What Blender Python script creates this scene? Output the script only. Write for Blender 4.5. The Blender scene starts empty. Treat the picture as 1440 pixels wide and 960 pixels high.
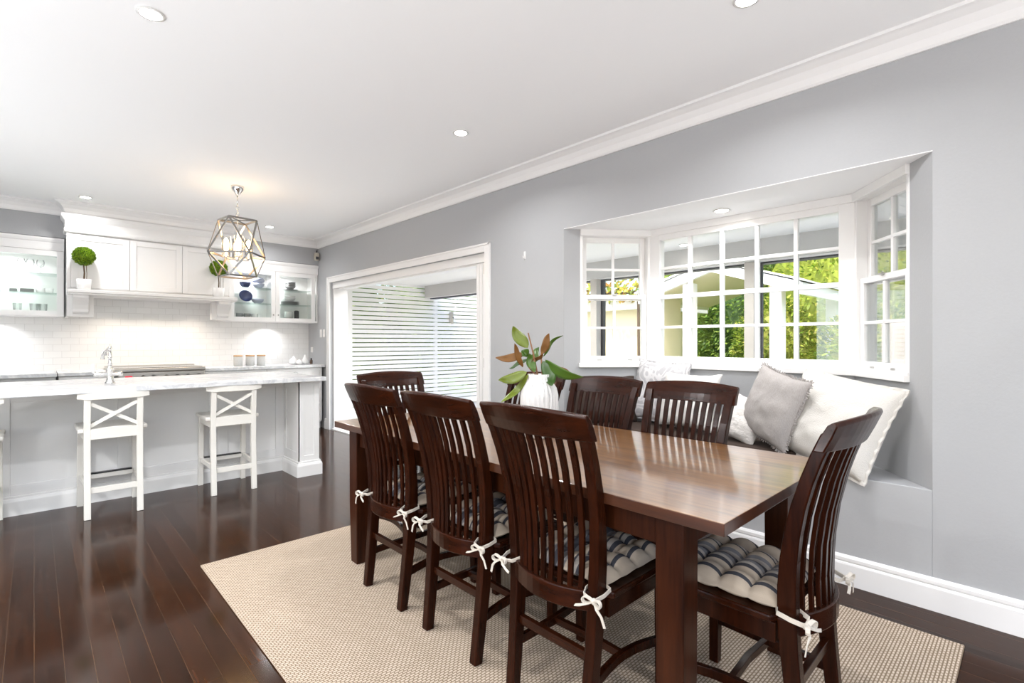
import bpy, bmesh, math, random
from mathutils import Vector, Matrix, noise
random.seed(7)
R = math.radians
SC = bpy.context.scene
COL = SC.collection
WM = {}          # root name -> world matrix used to bring world-built meshes into local space

# ------------------------------------------------------------------ materials
def _mat(name):
    m = bpy.data.materials.new(name); m.use_nodes = True
    nt = m.node_tree
    return m, nt, nt.nodes['Principled BSDF'], nt.nodes, nt.links

def simple(name, col, rough=.5, metal=0., spec=.5, coat=0., bump=0., bscale=40., var=0., emit=None, es=0., trans=0., sss=0.):
    m, nt, p, N, L = _mat(name)
    p.inputs['Base Color'].default_value = (*col, 1)
    p.inputs['Roughness'].default_value = rough
    p.inputs['Metallic'].default_value = metal
    p.inputs['Specular IOR Level'].default_value = spec
    p.inputs['Coat Weight'].default_value = coat
    p.inputs['Coat Roughness'].default_value = .12
    p.inputs['Transmission Weight'].default_value = trans
    if emit:
        p.inputs['Emission Color'].default_value = (*emit, 1); p.inputs['Emission Strength'].default_value = es
    tc = N.new('ShaderNodeTexCoord'); nz = N.new('ShaderNodeTexNoise')
    nz.inputs['Scale'].default_value = bscale; nz.inputs['Detail'].default_value = 4
    L.new(tc.outputs['Object'], nz.inputs['Vector'])
    if var > 0:
        mx = N.new('ShaderNodeMix'); mx.data_type = 'RGBA'
        mx.inputs[6].default_value = (*[c*(1-var) for c in col], 1); mx.inputs[7].default_value = (*[min(1, c*(1+var)) for c in col], 1)
        L.new(nz.outputs['Fac'], mx.inputs[0]); L.new(mx.outputs[2], p.inputs['Base Color'])
    if bump > 0:
        b = N.new('ShaderNodeBump'); b.inputs['Strength'].default_value = bump; b.inputs['Distance'].default_value = .01
        L.new(nz.outputs['Fac'], b.inputs['Height']); L.new(b.outputs['Normal'], p.inputs['Normal'])
    return m

def wood(name, dark, light, rough=.3, coat=.4, along='Z', scale=1., spec=.5, cr=.12):
    m, nt, p, N, L = _mat(name)
    tc = N.new('ShaderNodeTexCoord'); mp = N.new('ShaderNodeMapping')
    s = {'X': (1.2, 14, 14), 'Y': (14, 1.2, 14), 'Z': (14, 14, 1.2)}[along]
    mp.inputs['Scale'].default_value = [v*scale for v in s]
    L.new(tc.outputs['Object'], mp.inputs['Vector'])
    n1 = N.new('ShaderNodeTexNoise'); n1.inputs['Scale'].default_value = 2.4; n1.inputs['Detail'].default_value = 6; n1.inputs['Roughness'].default_value = .65
    L.new(mp.outputs['Vector'], n1.inputs['Vector'])
    r = N.new('ShaderNodeValToRGB'); r.color_ramp.elements[0].position = .3; r.color_ramp.elements[1].position = .72 if name != 'whitewashed_ceramic' else .42
    r.color_ramp.elements[0].color = (*dark, 1); r.color_ramp.elements[1].color = (*light, 1)
    L.new(n1.outputs['Fac'], r.inputs['Fac']); L.new(r.outputs['Color'], p.inputs['Base Color'])
    p.inputs['Roughness'].default_value = rough; p.inputs['Coat Weight'].default_value = coat; p.inputs['Coat Roughness'].default_value = cr
    p.inputs['Specular IOR Level'].default_value = spec
    b = N.new('ShaderNodeBump'); b.inputs['Strength'].default_value = .08; b.inputs['Distance'].default_value = .004
    L.new(n1.outputs['Fac'], b.inputs['Height']); L.new(b.outputs['Normal'], p.inputs['Normal'])
    return m

def brick(name, c1, c2, mortar, w, h, ms, rough, axes=('X', 'Z'), bump=.3, grain=None, coat=0., offset=.5, spec=.5, rvar=0., cr=.1):
    m, nt, p, N, L = _mat(name)
    tc = N.new('ShaderNodeTexCoord'); sp = N.new('ShaderNodeSeparateXYZ'); cb = N.new('ShaderNodeCombineXYZ')
    L.new(tc.outputs['Object'], sp.inputs[0]); L.new(sp.outputs[axes[0]], cb.inputs[0]); L.new(sp.outputs[axes[1]], cb.inputs[1])
    bt = N.new('ShaderNodeTexBrick'); L.new(cb.outputs[0], bt.inputs['Vector'])
    bt.inputs['Color1'].default_value = (*c1, 1); bt.inputs['Color2'].default_value = (*c2, 1); bt.inputs['Mortar'].default_value = (*mortar, 1)
    bt.inputs['Scale'].default_value = 1; bt.inputs['Brick Width'].default_value = w; bt.inputs['Row Height'].default_value = h
    bt.inputs['Mortar Size'].default_value = ms; bt.inputs['Mortar Smooth'].default_value = .2; bt.offset = offset
    out = bt.outputs['Color']
    if grain:
        mp = N.new('ShaderNodeMapping'); mp.inputs['Scale'].default_value = (1.5, 30, 1); L.new(cb.outputs[0], mp.inputs['Vector'])
        nz = N.new('ShaderNodeTexNoise'); nz.inputs['Scale'].default_value = 2; nz.inputs['Detail'].default_value = 6; L.new(mp.outputs['Vector'], nz.inputs['Vector'])
        n2 = N.new('ShaderNodeTexNoise'); n2.inputs['Scale'].default_value = .9; n2.inputs['Detail'].default_value = 3; L.new(cb.outputs[0], n2.inputs['Vector'])
        mx = N.new('ShaderNodeMix'); mx.data_type = 'RGBA'; mx.blend_type = 'MULTIPLY'; mx.inputs[0].default_value = 1
        rp = N.new('ShaderNodeValToRGB'); rp.color_ramp.elements[0].color = (1-grain, 1-grain, 1-grain, 1); rp.color_ramp.elements[1].color = (1+grain, 1+grain, 1+grain, 1)
        rp.color_ramp.elements[0].position = .3; rp.color_ramp.elements[1].position = .7
        L.new(nz.outputs['Fac'], rp.inputs['Fac']); L.new(out, mx.inputs[6]); L.new(rp.outputs['Color'], mx.inputs[7]); out = mx.outputs[2]
        if rvar:
            mr = N.new('ShaderNodeMapRange'); mr.inputs['From Min'].default_value = .3; mr.inputs['From Max'].default_value = .7
            mr.inputs['To Min'].default_value = rough-rvar; mr.inputs['To Max'].default_value = rough+rvar
            L.new(n2.outputs['Fac'], mr.inputs['Value']); L.new(mr.outputs[0], p.inputs['Roughness'])
    L.new(out, p.inputs['Base Color'])
    if not rvar: p.inputs['Roughness'].default_value = rough
    p.inputs['Coat Weight'].default_value = coat; p.inputs['Coat Roughness'].default_value = cr; p.inputs['Specular IOR Level'].default_value = spec
    iv = N.new('ShaderNodeMath'); iv.operation = 'SUBTRACT'; iv.inputs[0].default_value = 1; L.new(bt.outputs['Fac'], iv.inputs[1])
    b = N.new('ShaderNodeBump'); b.inputs['Strength'].default_value = bump; b.inputs['Distance'].default_value = .003
    L.new(iv.outputs[0], b.inputs['Height']); L.new(b.outputs['Normal'], p.inputs['Normal'])
    return m

def glass(name, tint=(1, 1, 1), opacity=.06, rough=.02):
    m, nt, p, N, L = _mat(name)
    tr = N.new('ShaderNodeBsdfTransparent'); tr.inputs['Color'].default_value = (*tint, 1)
    gl = N.new('ShaderNodeBsdfGlossy'); gl.inputs['Roughness'].default_value = rough
    fr = N.new('ShaderNodeFresnel'); fr.inputs['IOR'].default_value = 1.3
    ad = N.new('ShaderNodeMath'); ad.operation = 'MULTIPLY'; ad.inputs[1].default_value = opacity*10; L.new(fr.outputs[0], ad.inputs[0])
    mx = N.new('ShaderNodeMixShader'); L.new(ad.outputs[0], mx.inputs[0]); L.new(tr.outputs[0], mx.inputs[1]); L.new(gl.outputs[0], mx.inputs[2])
    L.new(mx.outputs[0], N['Material Output'].inputs['Surface']); N.remove(p)
    return m

def haze_glass(name, col, fac):
    m, nt, p, N, L = _mat(name)
    tr = N.new('ShaderNodeBsdfTransparent'); df = N.new('ShaderNodeBsdfDiffuse'); df.inputs['Color'].default_value = (*col, 1)
    mx = N.new('ShaderNodeMixShader'); mx.inputs[0].default_value = fac
    L.new(tr.outputs[0], mx.inputs[1]); L.new(df.outputs[0], mx.inputs[2]); L.new(mx.outputs[0], N['Material Output'].inputs['Surface']); N.remove(p)
    return m

def marble(name, base, vein):
    m, nt, p, N, L = _mat(name)
    tc = N.new('ShaderNodeTexCoord')
    n1 = N.new('ShaderNodeTexNoise'); n1.inputs['Scale'].default_value = 3.5; n1.inputs['Detail'].default_value = 8; n1.inputs['Roughness'].default_value = .7; n1.inputs['Distortion'].default_value = 1.6
    L.new(tc.outputs['Object'], n1.inputs['Vector'])
    r = N.new('ShaderNodeValToRGB'); e = r.color_ramp.elements
    e[0].position = .38; e[0].color = (*base, 1); e[1].position = .62; e[1].color = (*base, 1)
    k = e.new(.5); k.color = (*vein, 1)
    L.new(n1.outputs['Fac'], r.inputs['Fac']); L.new(r.outputs['Color'], p.inputs['Base Color']); p.inputs['Roughness'].default_value = .18
    return m

def leafmat(name, cols, rough=.45, trans=.25):
    m, nt, p, N, L = _mat(name)
    g = N.new('ShaderNodeNewGeometry'); r = N.new('ShaderNodeValToRGB'); r.color_ramp.interpolation = 'LINEAR'
    e = r.color_ramp.elements
    for i, c in enumerate(cols):
        k = e[i] if i < 2 else e.new(1)
        k.position = i/(len(cols)-1); k.color = (*c, 1)
    L.new(g.outputs['Random Per Island'], r.inputs['Fac']); L.new(r.outputs['Color'], p.inputs['Base Color'])
    p.inputs['Roughness'].default_value = rough
    tl = N.new('ShaderNodeBsdfTranslucent'); L.new(r.outputs['Color'], tl.inputs['Color'])
    mx = N.new('ShaderNodeMixShader'); mx.inputs[0].default_value = trans
    L.new(p.outputs[0], mx.inputs[1]); L.new(tl.outputs[0], mx.inputs[2]); L.new(mx.outputs[0], N['Material Output'].inputs['Surface'])
    return m

def stripes(name):
    m, nt, p, N, L = _mat(name)
    tc = N.new('ShaderNodeTexCoord'); sp = N.new('ShaderNodeSeparateXYZ'); L.new(tc.outputs['Object'], sp.inputs[0])
    a = N.new('ShaderNodeMath'); a.operation = 'MULTIPLY_ADD'; a.inputs[1].default_value = 1/.4; a.inputs[2].default_value = .5
    L.new(sp.outputs['X'], a.inputs[0])
    r = N.new('ShaderNodeValToRGB'); r.color_ramp.interpolation = 'CONSTANT'
    e = r.color_ramp.elements
    beige = (.47, .395, .315); navy = (.055, .056, .068); grey = (.20, .195, .21); pale = (.40, .365, .33)
    seq = [(0, beige), (.10, navy), (.135, beige), (.30, navy), (.33, pale), (.36, grey), (.41, navy), (.47, grey), (.50, pale), (.53, grey), (.56, beige), (.62, navy), (.64, pale), (.68, navy), (.715, beige), (.86, navy), (.895, beige)]
    e[0].position = 0; e[0].color = (*beige, 1); e[1].position = seq[1][0]; e[1].color = (*seq[1][1], 1)
    for pos, c in seq[2:]:
        k = e.new(pos); k.color = (*c, 1)
    L.new(a.outputs[0], r.inputs['Fac']); L.new(r.outputs['Color'], p.inputs['Base Color'])
    p.inputs['Roughness'].default_value = .85; p.inputs['Specular IOR Level'].default_value = .2
    nz = N.new('ShaderNodeTexNoise'); nz.inputs['Scale'].default_value = 300; L.new(tc.outputs['Object'], nz.inputs['Vector'])
    b = N.new('ShaderNodeBump'); b.inputs['Strength'].default_value = .2; b.inputs['Distance'].default_value = .002
    L.new(nz.outputs['Fac'], b.inputs['Height']); L.new(b.outputs['Normal'], p.inputs['Normal'])
    return m

def fabric(name, col, scale=160, bump=.35, var=.12, rough=.9, stretch=(1, 1, 1)):
    m, nt, p, N, L = _mat(name)
    tc = N.new('ShaderNodeTexCoord'); mp = N.new('ShaderNodeMapping'); mp.inputs['Scale'].default_value = stretch
    L.new(tc.outputs['Object'], mp.inputs['Vector'])
    nz = N.new('ShaderNodeTexNoise'); nz.inputs['Scale'].default_value = scale; nz.inputs['Detail'].default_value = 3; L.new(mp.outputs['Vector'], nz.inputs['Vector'])
    n2 = N.new('ShaderNodeTexNoise'); n2.inputs['Scale'].default_value = 9; n2.inputs['Detail'].default_value = 5; L.new(tc.outputs['Object'], n2.inputs['Vector'])
    mx = N.new('ShaderNodeMix'); mx.data_type = 'RGBA'
    mx.inputs[6].default_value = (*[c*(1-var) for c in col], 1); mx.inputs[7].default_value = (*[min(1, c*(1+var)) for c in col], 1)
    L.new(nz.outputs['Fac'], mx.inputs[0]); L.new(mx.outputs[2], p.inputs['Base Color'])
    ad = N.new('ShaderNodeMath'); ad.operation = 'MULTIPLY_ADD'; ad.inputs[1].default_value = 2.2; L.new(n2.outputs['Fac'], ad.inputs[0]); L.new(nz.outputs['Fac'], ad.inputs[2])
    b = N.new('ShaderNodeBump'); b.inputs['Strength'].default_value = bump; b.inputs['Distance'].default_value = .006
    L.new(ad.outputs[0], b.inputs['Height']); L.new(b.outputs['Normal'], p.inputs['Normal'])
    p.inputs['Roughness'].default_value = rough; p.inputs['Specular IOR Level'].default_value = .15
    return m

def damask(name, c1, c2):
    m, nt, p, N, L = _mat(name)
    tc = N.new('ShaderNodeTexCoord')
    n = N.new('ShaderNodeTexNoise'); n.inputs['Scale'].default_value = 5; n.inputs['Detail'].default_value = 1; n.inputs['Distortion'].default_value = 2.8; L.new(tc.outputs['Object'], n.inputs['Vector'])
    w = N.new('ShaderNodeMath'); w.operation = 'MULTIPLY'; w.inputs[1].default_value = 14; L.new(n.outputs['Fac'], w.inputs[0])
    s = N.new('ShaderNodeMath'); s.operation = 'SINE'; L.new(w.outputs[0], s.inputs[0])
    r = N.new('ShaderNodeValToRGB'); r.color_ramp.elements[0].position = .35; r.color_ramp.elements[0].color = (*c1, 1)
    r.color_ramp.elements[1].position = .6; r.color_ramp.elements[1].color = (*c2, 1)
    L.new(s.outputs[0], r.inputs['Fac']); L.new(r.outputs['Color'], p.inputs['Base Color']); p.inputs['Roughness'].default_value = .85
    return m

M = {}
M['wall'] = simple('wall_paint', (.41, .415, .425), .75, bump=.06, bscale=90, var=.02)
M['white'] = simple('white_paint', (.83, .825, .82), .38, var=.01, bscale=8)
M['ceil'] = simple('ceiling_paint', (.90, .90, .90), .8)
M['trim'] = simple('trim_gloss', (.84, .83, .82), .3)
M['cab'] = simple('cabinet_white', (.83, .82, .81), .32)
M['island'] = simple('island_white', (.80, .795, .785), .4)
M['floor'] = brick('dark_floorboards', (.019, .0056, .0014), (.033, .0100, .0024), (.055, .026, .009), 2.1, .085, .0012, .14, ('Y', 'X'), .5, grain=.38, coat=.03, offset=.37, rvar=.045, cr=.1, spec=.15)
M['rug'] = brick('woven_rug', (.535, .44, .345), (.61, .51, .41), (.24, .18, .125), .021, .0115, .0024, .95, ('X', 'Y'), 1., spec=.1)
M['tile'] = brick('subway_tile', (.80, .795, .785), (.83, .825, .815), (.70, .69, .68), .152, .076, .0022, .12, ('X', 'Z'), .5)
M['marble'] = marble('marble_grey', (.80, .80, .80), (.60, .61, .63))
M['chairwood'] = wood('chair_wood', (.0085, .0020, .0008), (.033, .0076, .0025), .27, .03, 'Z', 1.2, spec=.13)
M['chairwood_x'] = wood('chair_wood_across', (.0085, .0021, .0009), (.036, .0084, .0027), .24, .06, 'X', 1.2, spec=.17)
M['tabletop'] = wood('table_top_wood', (.075, .026, .007), (.25, .118, .036), .30, .8, 'Y', .8, cr=.11)
M['tablewood'] = wood('table_leg_wood', (.014, .0036, .0015), (.048, .0125, .0042), .34, .04, 'Z', 1., spec=.15)
M['tableedge'] = wood('table_edge_wood', (.028, .008, .003), (.075, .022, .007), .3, .2, 'Y', .8)
M['stripe'] = stripes('striped_cotton')
M['tie'] = fabric('cotton_tape', (.60, .55, .48), 300, .2)
M['chrome'] = simple('chrome', (.78, .77, .75), .14, 1.)
M['nickel'] = simple('satin_nickel', (.52, .51, .50), .28, 1.)
M['steel'] = simple('brushed_steel', (.56, .53, .50), .32, 1., bump=.05, bscale=200)
M['glowtint'] = simple('glow_tinted_inside', (.62, .50, .38), .3, 1.)  # warm bulb light painted into the inner bar faces
M['black'] = simple('black_satin', (.012, .012, .013), .4)
M['darkglass'] = simple('hob_glass', (.015, .014, .014), .08)
M['darkgrey'] = simple('dark_metal', (.05, .05, .055), .45)
M['winglass'] = glass('window_glass', (.99, 1., .99), .05)
M['cabglass'] = glass('cabinet_glass', (.985, .992, .988), .05)
M['shelfglass'] = glass('shelf_glass', (.93, .975, .958), .06)
M['clearglass'] = glass('clear_glassware', (.975, .98, .98), .07)
M['bulb'] = simple('bulb_glow', (1, .8, .5), .4, emit=(1., .62, .26), es=30)
M['lamp'] = simple('downlight_glow', (1, .97, .9), .4, emit=(1., .93, .82), es=25)
M['stool'] = simple('stool_paint', (.80, .775, .72), .4)
M['ceramic'] = simple('white_ceramic', (.84, .83, .82), .25)
M['lidwood'] = wood('lid_wood', (.42, .22, .09), (.62, .37, .17), .45, .1, 'X', 1.)
M['greyglaze'] = simple('grey_stoneware', (.20, .20, .20), .35)
M['palegrey'] = simple('pale_stoneware', (.50, .50, .49), .4, var=.15, bscale=60)
M['blueglaze'] = simple('blue_glaze', (.035, .045, .13), .25)
M['bluespot'] = simple('blue_pattern_glaze', (.34, .36, .44), .3, var=.7, bscale=90)
M['brownsuede'] = fabric('brown_suede', (.052, .037, .030), 120, .2)
M['linen_white'] = fabric('white_linen', (.62, .595, .555), 200, .6, .04)
M['linen_white2'] = fabric('white_cotton', (.66, .64, .61), 120, .6, .04)
M['linen_grey'] = fabric('grey_linen', (.36, .335, .32), 90, .4, .22, stretch=(.35, 4, 1))
M['knit'] = fabric('cream_knit', (.62, .59, .56), 60, .9, .10)
M['damask'] = damask('grey_damask', (.43, .42, .43), (.60, .585, .585))
M['vase'] = wood('whitewashed_ceramic', (.30, .29, .28), (.66, .65, .63), .5, 0, 'Z', 3.2, spec=.3)
M['boxleaf'] = leafmat('topiary_leaf', [(.05, .13, .01), (.16, .30, .015), (.36, .50, .03), (.09, .20, .012)])
M['hedgeleaf'] = leafmat('hedge_leaf', [(.07, .13, .02), (.22, .36, .04), (.45, .52, .07), (.13, .23, .03), (.66, .60, .13), (.30, .43, .06)], trans=.35)
M['hedgeleaf2'] = leafmat('laurel_leaf', [(.06, .13, .02), (.16, .28, .04), (.34, .45, .08), (.10, .19, .03)], trans=.35)
M['vineleaf'] = leafmat('vine_leaf', [(.20, .28, .03), (.52, .55, .06), (.50, .24, .05), (.12, .20, .03)], trans=.4)
M['bark'] = simple('bark', (.12, .085, .06), .9, bump=.6, bscale=30, var=.3)
M['stemwood'] = simple('topiary_stem', (.13, .08, .045), .85, bump=.4)
M['leafgreen'] = simple('magnolia_green', (.055, .12, .010), .3, var=.35, bscale=14)
M['leaflime'] = simple('magnolia_lime', (.125, .165, .012), .32, var=.3, bscale=14)
M['leafdark'] = simple('magnolia_dark', (.030, .078, .009), .28, var=.3, bscale=14)
M['leafbronze'] = simple('magnolia_bronze', (.17, .072, .012), .6, var=.3, bscale=18)
M['twig'] = simple('magnolia_twig', (.24, .12, .06), .8)
M['cream'] = simple('cream_render', (.78, .70, .50), .8, var=.03)
M['renderwhite'] = simple('white_render', (.86, .85, .83), .7)
M['pinkrender'] = simple('pale_pink_render', (.60, .51, .46), .8, var=.04)
M['cage'] = simple('cage_metal', (.30, .29, .28), .22, 1.)
M['deck'] = simple('pale_paving', (.72, .70, .67), .75, var=.08, bscale=6)
M['lawn'] = simple('lawn_green', (.14, .22, .05), .9, var=.3, bscale=12)
M['bounceground'] = simple('bounce_paving', (.70, .69, .67), .8)
M['post'] = simple('post_paint', (.50, .46, .42), .6, var=.12, bscale=5)
M['gutter'] = simple('gutter_dark', (.045, .045, .05), .5)
M['soffit'] = simple('verandah_soffit', (.85, .84, .82), .7)
M['beamgrey'] = simple('verandah_beam', (.56, .545, .53), .7)
M['hazeglass'] = haze_glass('fence_glass', (.62, .72, .72), .13)
M['plastic'] = simple('white_plastic', (.80, .79, .77), .4)
M['beigeplastic'] = simple('beige_plastic', (.55, .50, .42), .45)
M['red'] = simple('display_red', (.5, .02, .03), .3, emit=(.9, .03, .06), es=.8)
M['brownglass'] = simple('brown_bottle', (.10, .06, .04), .2)

# ------------------------------------------------------------------ mesh helpers
class MB:
    def __init__(s): s.bm = bmesh.new()
    def box(s, lo, hi, mi=0):
        x0, y0, z0 = lo; x1, y1, z1 = hi
        if x0 > x1: x0, x1 = x1, x0
        if y0 > y1: y0, y1 = y1, y0
        if z0 > z1: z0, z1 = z1, z0
        v = [s.bm.verts.new(c) for c in ((x0, y0, z0), (x1, y0, z0), (x1, y1, z0), (x0, y1, z0), (x0, y0, z1), (x1, y0, z1), (x1, y1, z1), (x0, y1, z1))]
        for f in ((3, 2, 1, 0), (4, 5, 6, 7), (0, 1, 5, 4), (1, 2, 6, 5), (2, 3, 7, 6), (3, 0, 4, 7)):
            k = s.bm.faces.new([v[i] for i in f]); k.material_index = mi
        return s
    def prism(s, poly, z0, z1):
        n = len(poly)
        a = [s.bm.verts.new((x, y, z0)) for x, y in poly]; b = [s.bm.verts.new((x, y, z1)) for x, y in poly]
        s.bm.faces.new(a[::-1]); s.bm.faces.new(b)
        for i in range(n): s.bm.faces.new((a[i], a[(i+1) % n], b[(i+1) % n], b[i]))
        return s
    def extrude(s, prof, p0, p1, udir, vdir):
        """profile of (u,v) extruded from p0 to p1"""
        p0, p1, u, v = map(Vector, (p0, p1, udir, vdir))
        a = [s.bm.verts.new(p0+u*q[0]+v*q[1]) for q in prof]; b = [s.bm.verts.new(p1+u*q[0]+v*q[1]) for q in prof]
        n = len(prof)
        s.bm.faces.new(a[::-1]); s.bm.faces.new(b)
        for i in range(n): s.bm.faces.new((a[i], a[(i+1) % n], b[(i+1) % n], b[i]))
        return s
    def sweep(s, pts, us, vs, udir=(1, 0, 0)):
        """rectangular bar along pts; half sizes us (along udir) and vs (perpendicular)"""
        pts = [Vector(p) for p in pts]; n = len(pts); u = Vector(udir).normalized()
        us = us if hasattr(us, '__len__') else [us]*n; vs = vs if hasattr(vs, '__len__') else [vs]*n
        rings = []
        for i, p in enumerate(pts):
            t = (pts[min(i+1, n-1)]-pts[max(i-1, 0)]).normalized()
            w = t.cross(u).normalized(); uu = w.cross(t).normalized()
            rings.append([s.bm.verts.new(p+uu*us[i]*a+w*vs[i]*b) for a, b in ((-1, -1), (1, -1), (1, 1), (-1, 1))])
        for i in range(n-1):
            for k in range(4): s.bm.faces.new((rings[i][k], rings[i][(k+1) % 4], rings[i+1][(k+1) % 4], rings[i+1][k]))
        s.bm.faces.new(rings[0][::-1]); s.bm.faces.new(rings[-1])
        return s
    def tube(s, pts, r, n=8):
        pts = [Vector(p) for p in pts]; m = len(pts)
        rs = r if hasattr(r, '__len__') else [r]*m
        rings = []; ref = None
        for i, p in enumerate(pts):
            t = (pts[min(i+1, m-1)]-pts[max(i-1, 0)]).normalized()
            if ref is None: ref = t.orthogonal().normalized()
            ref = (ref-t*ref.dot(t)).normalized(); q = t.cross(ref)
            rings.append([s.bm.verts.new(p+(ref*math.cos(2*math.pi*k/n)+q*math.sin(2*math.pi*k/n))*rs[i]) for k in range(n)])
        for i in range(m-1):
            for k in range(n): s.bm.faces.new((rings[i][k], rings[i][(k+1) % n], rings[i+1][(k+1) % n], rings[i+1][k]))
        s.bm.faces.new(rings[0][::-1]); s.bm.faces.new(rings[-1])
        return s
    def lathe(s, prof, c=(0, 0, 0), n=24, axis='Z', flute=0., fn=0):
        """prof: (r,z) from bottom to top; closed with caps where r>0"""
        c = Vector(c); rings = []
        for r, z in prof:
            ring = []
            for k in range(n):
                a = 2*math.pi*k/n
                rr = r*(1+(flute*math.cos(fn*a) if fn else 0))
                p = Vector((rr*math.cos(a), rr*math.sin(a), z))
                if axis == 'X': p = Vector((p.z, p.x, p.y))
                if axis == 'Y': p = Vector((p.y, p.z, p.x))
                ring.append(s.bm.verts.new(c+p))
            rings.append(ring)
        for i in range(len(rings)-1):
            for k in range(n): s.bm.faces.new((rings[i][k], rings[i][(k+1) % n], rings[i+1][(k+1) % n], rings[i+1][k]))
        s.bm.faces.new(rings[0][::-1]); s.bm.faces.new(rings[-1])
        return s
    def ball(s, c, r, sub=2, sq=(1, 1, 1)):
        g = bmesh.ops.create_icosphere(s.bm, subdivisions=sub, radius=1)
        for v in g['verts']: v.co = Vector(c)+Vector((v.co.x*r*sq[0], v.co.y*r*sq[1], v.co.z*r*sq[2]))
        return s
    def torus(s, c, R0, r, nrm=(0, 0, 1), n=16, m=6):
        nrm = Vector(nrm).normalized(); a = nrm.orthogonal().normalized(); b = nrm.cross(a); c = Vector(c)
        rings = []
        for i in range(n):
            t = 2*math.pi*i/n; d = a*math.cos(t)+b*math.sin(t)
            rings.append([s.bm.verts.new(c+d*(R0+r*math.cos(2*math.pi*k/m))+nrm*r*math.sin(2*math.pi*k/m)) for k in range(m)])
        for i in range(n):
            for k in range(m): s.bm.faces.new((rings[i][k], rings[(i+1) % n][k], rings[(i+1) % n][(k+1) % m], rings[i][(k+1) % m]))
        return s
    def leaf(s, p, d, up, ln, w):
        """a small 4 sided leaf"""
        d = d.normalized(); sd = d.cross(up)
        sd = sd.normalized() if sd.length > 1e-4 else d.orthogonal().normalized()
        nn = sd.cross(d)
        v = [s.bm.verts.new(p), s.bm.verts.new(p+d*ln*.5+sd*w*.5+nn*ln*.05), s.bm.verts.new(p+d*ln), s.bm.verts.new(p+d*ln*.5-sd*w*.5+nn*ln*.05)]
        s.bm.faces.new(v)

def mitre(prof, path, side, z, closed=False):
    """sweep (u,v) profile along a plan path; u grows to the right (side=1) or left (-1) of travel"""
    mb = MB(); P = [Vector(p) for p in path]; n = len(P); rings = []
    for i, p in enumerate(P):
        d0 = (P[i]-P[i-1]).normalized() if i > 0 else (P[1]-P[0]).normalized()
        d1 = (P[i+1]-P[i]).normalized() if i < n-1 else d0
        n0 = Vector((d0.y, -d0.x))*side; n1 = Vector((d1.y, -d1.x))*side
        m = (n0+n1); m = m/max(.2, (1+n0.dot(n1)))
        rings.append([mb.bm.verts.new((p.x+m.x*u, p.y+m.y*u, z+v)) for u, v in prof])
    k = len(prof)
    for i in range(n-1):
        for j in range(k): mb.bm.faces.new((rings[i][j], rings[i][(j+1) % k], rings[i+1][(j+1) % k], rings[i+1][j]))
    mb.bm.faces.new(rings[0][::-1]); mb.bm.faces.new(rings[-1])
    return mb

def obj(name, mb, mat, parent=None, local=False, smooth=False, bevel=0., sub=0, seg=2):
    bm = mb.bm
    bmesh.ops.recalc_face_normals(bm, faces=bm.faces)
    if parent is not None and not local and parent.name in WM:
        bmesh.ops.transform(bm, matrix=WM[parent.name].inverted(), verts=bm.verts)
    me = bpy.data.meshes.new(name); bm.to_mesh(me); bm.free()
    for mm in (mat if isinstance(mat, (list, tuple)) else [mat]): me.materials.append(mm)
    o = bpy.data.objects.new(name, me); COL.objects.link(o)
    if parent is not None:
        o.parent = parent
        if parent.name in WM: WM[o.name] = WM[parent.name]
    if smooth:
        me.polygons.foreach_set('use_smooth', [True]*len(me.polygons))
    if bevel > 0:
        b = o.modifiers.new('bevel', 'BEVEL'); b.width = bevel; b.segments = seg; b.limit_method = 'ANGLE'; b.angle_limit = R(40)
    if sub:
        k = o.modifiers.new('subdiv', 'SUBSURF'); k.levels = sub; k.render_levels = sub
    return o

def tag(o, label, cat, group=None, kind=None):
    o['label'] = label; o['category'] = cat
    if group: o['group'] = group
    if kind: o['kind'] = kind
    return o

def thing(name, label, cat, loc=(0, 0, 0), rz=0., group=None):
    o = bpy.data.objects.new(name, None); COL.objects.link(o)
    o.location = loc; o.rotation_euler = (0, 0, rz); o.empty_display_size = .1
    WM[o.name] = Matrix.Translation(Vector(loc)) @ Matrix.Rotation(rz, 4, 'Z')
    return tag(o, label, cat, group)

def struct(o): o['kind'] = 'structure'; return o

def dup(root, loc, rz, label, group=None):
    r = root.copy(); COL.objects.link(r); r.location = loc; r.rotation_euler = (0, 0, rz); r['label'] = label
    if group: r['group'] = group
    for ch in list(root.children):
        c = ch.copy(); COL.objects.link(c); c.parent = r
        for g in ch.children:
            d = g.copy(); COL.objects.link(d); d.parent = c
    return r

XW = 3.04; YB = 7.70; ZC = 2.736
# ================================================================== SETTING
struct(obj('floor', MB().box((-3.6, -2.6, -.1), (XW, YB, 0)), M['floor']))
struct(obj('ceiling', MB().box((-3.7, -2.6, ZC), (XW+.25, YB+.1, ZC+.12)), M['ceil']))
DY0, DY1, DZ = 3.548, 6.92, 2.083           # folding door opening
BY0, BY1, BZ = .34, 2.593, 2.14             # bay opening
w = MB(); T = XW+.25
w.box((XW, -2.6, 0), (T, BY0, ZC)); w.box((XW, BY0, BZ+.004), (T, BY1, ZC)); w.box((XW, BY1, 0), (T, DY0, ZC))
w.box((XW, DY0, DZ), (T, DY1, ZC)); w.box((XW, DY1, 0), (T, YB, ZC))
struct(obj('wall_right', w, M['wall']))
struct(obj('wall_back', MB().box((-3.6, YB, 0), (T, YB+.1, ZC)), M['tile']))
lw = MB(); lw.box((-3.7, 3.2, 0), (-3.6, YB+.1, ZC)).box((-3.7, -2.6, 2.3), (-3.6, 3.2, ZC))
struct(obj('wall_left', lw, M['wall']))
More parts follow.
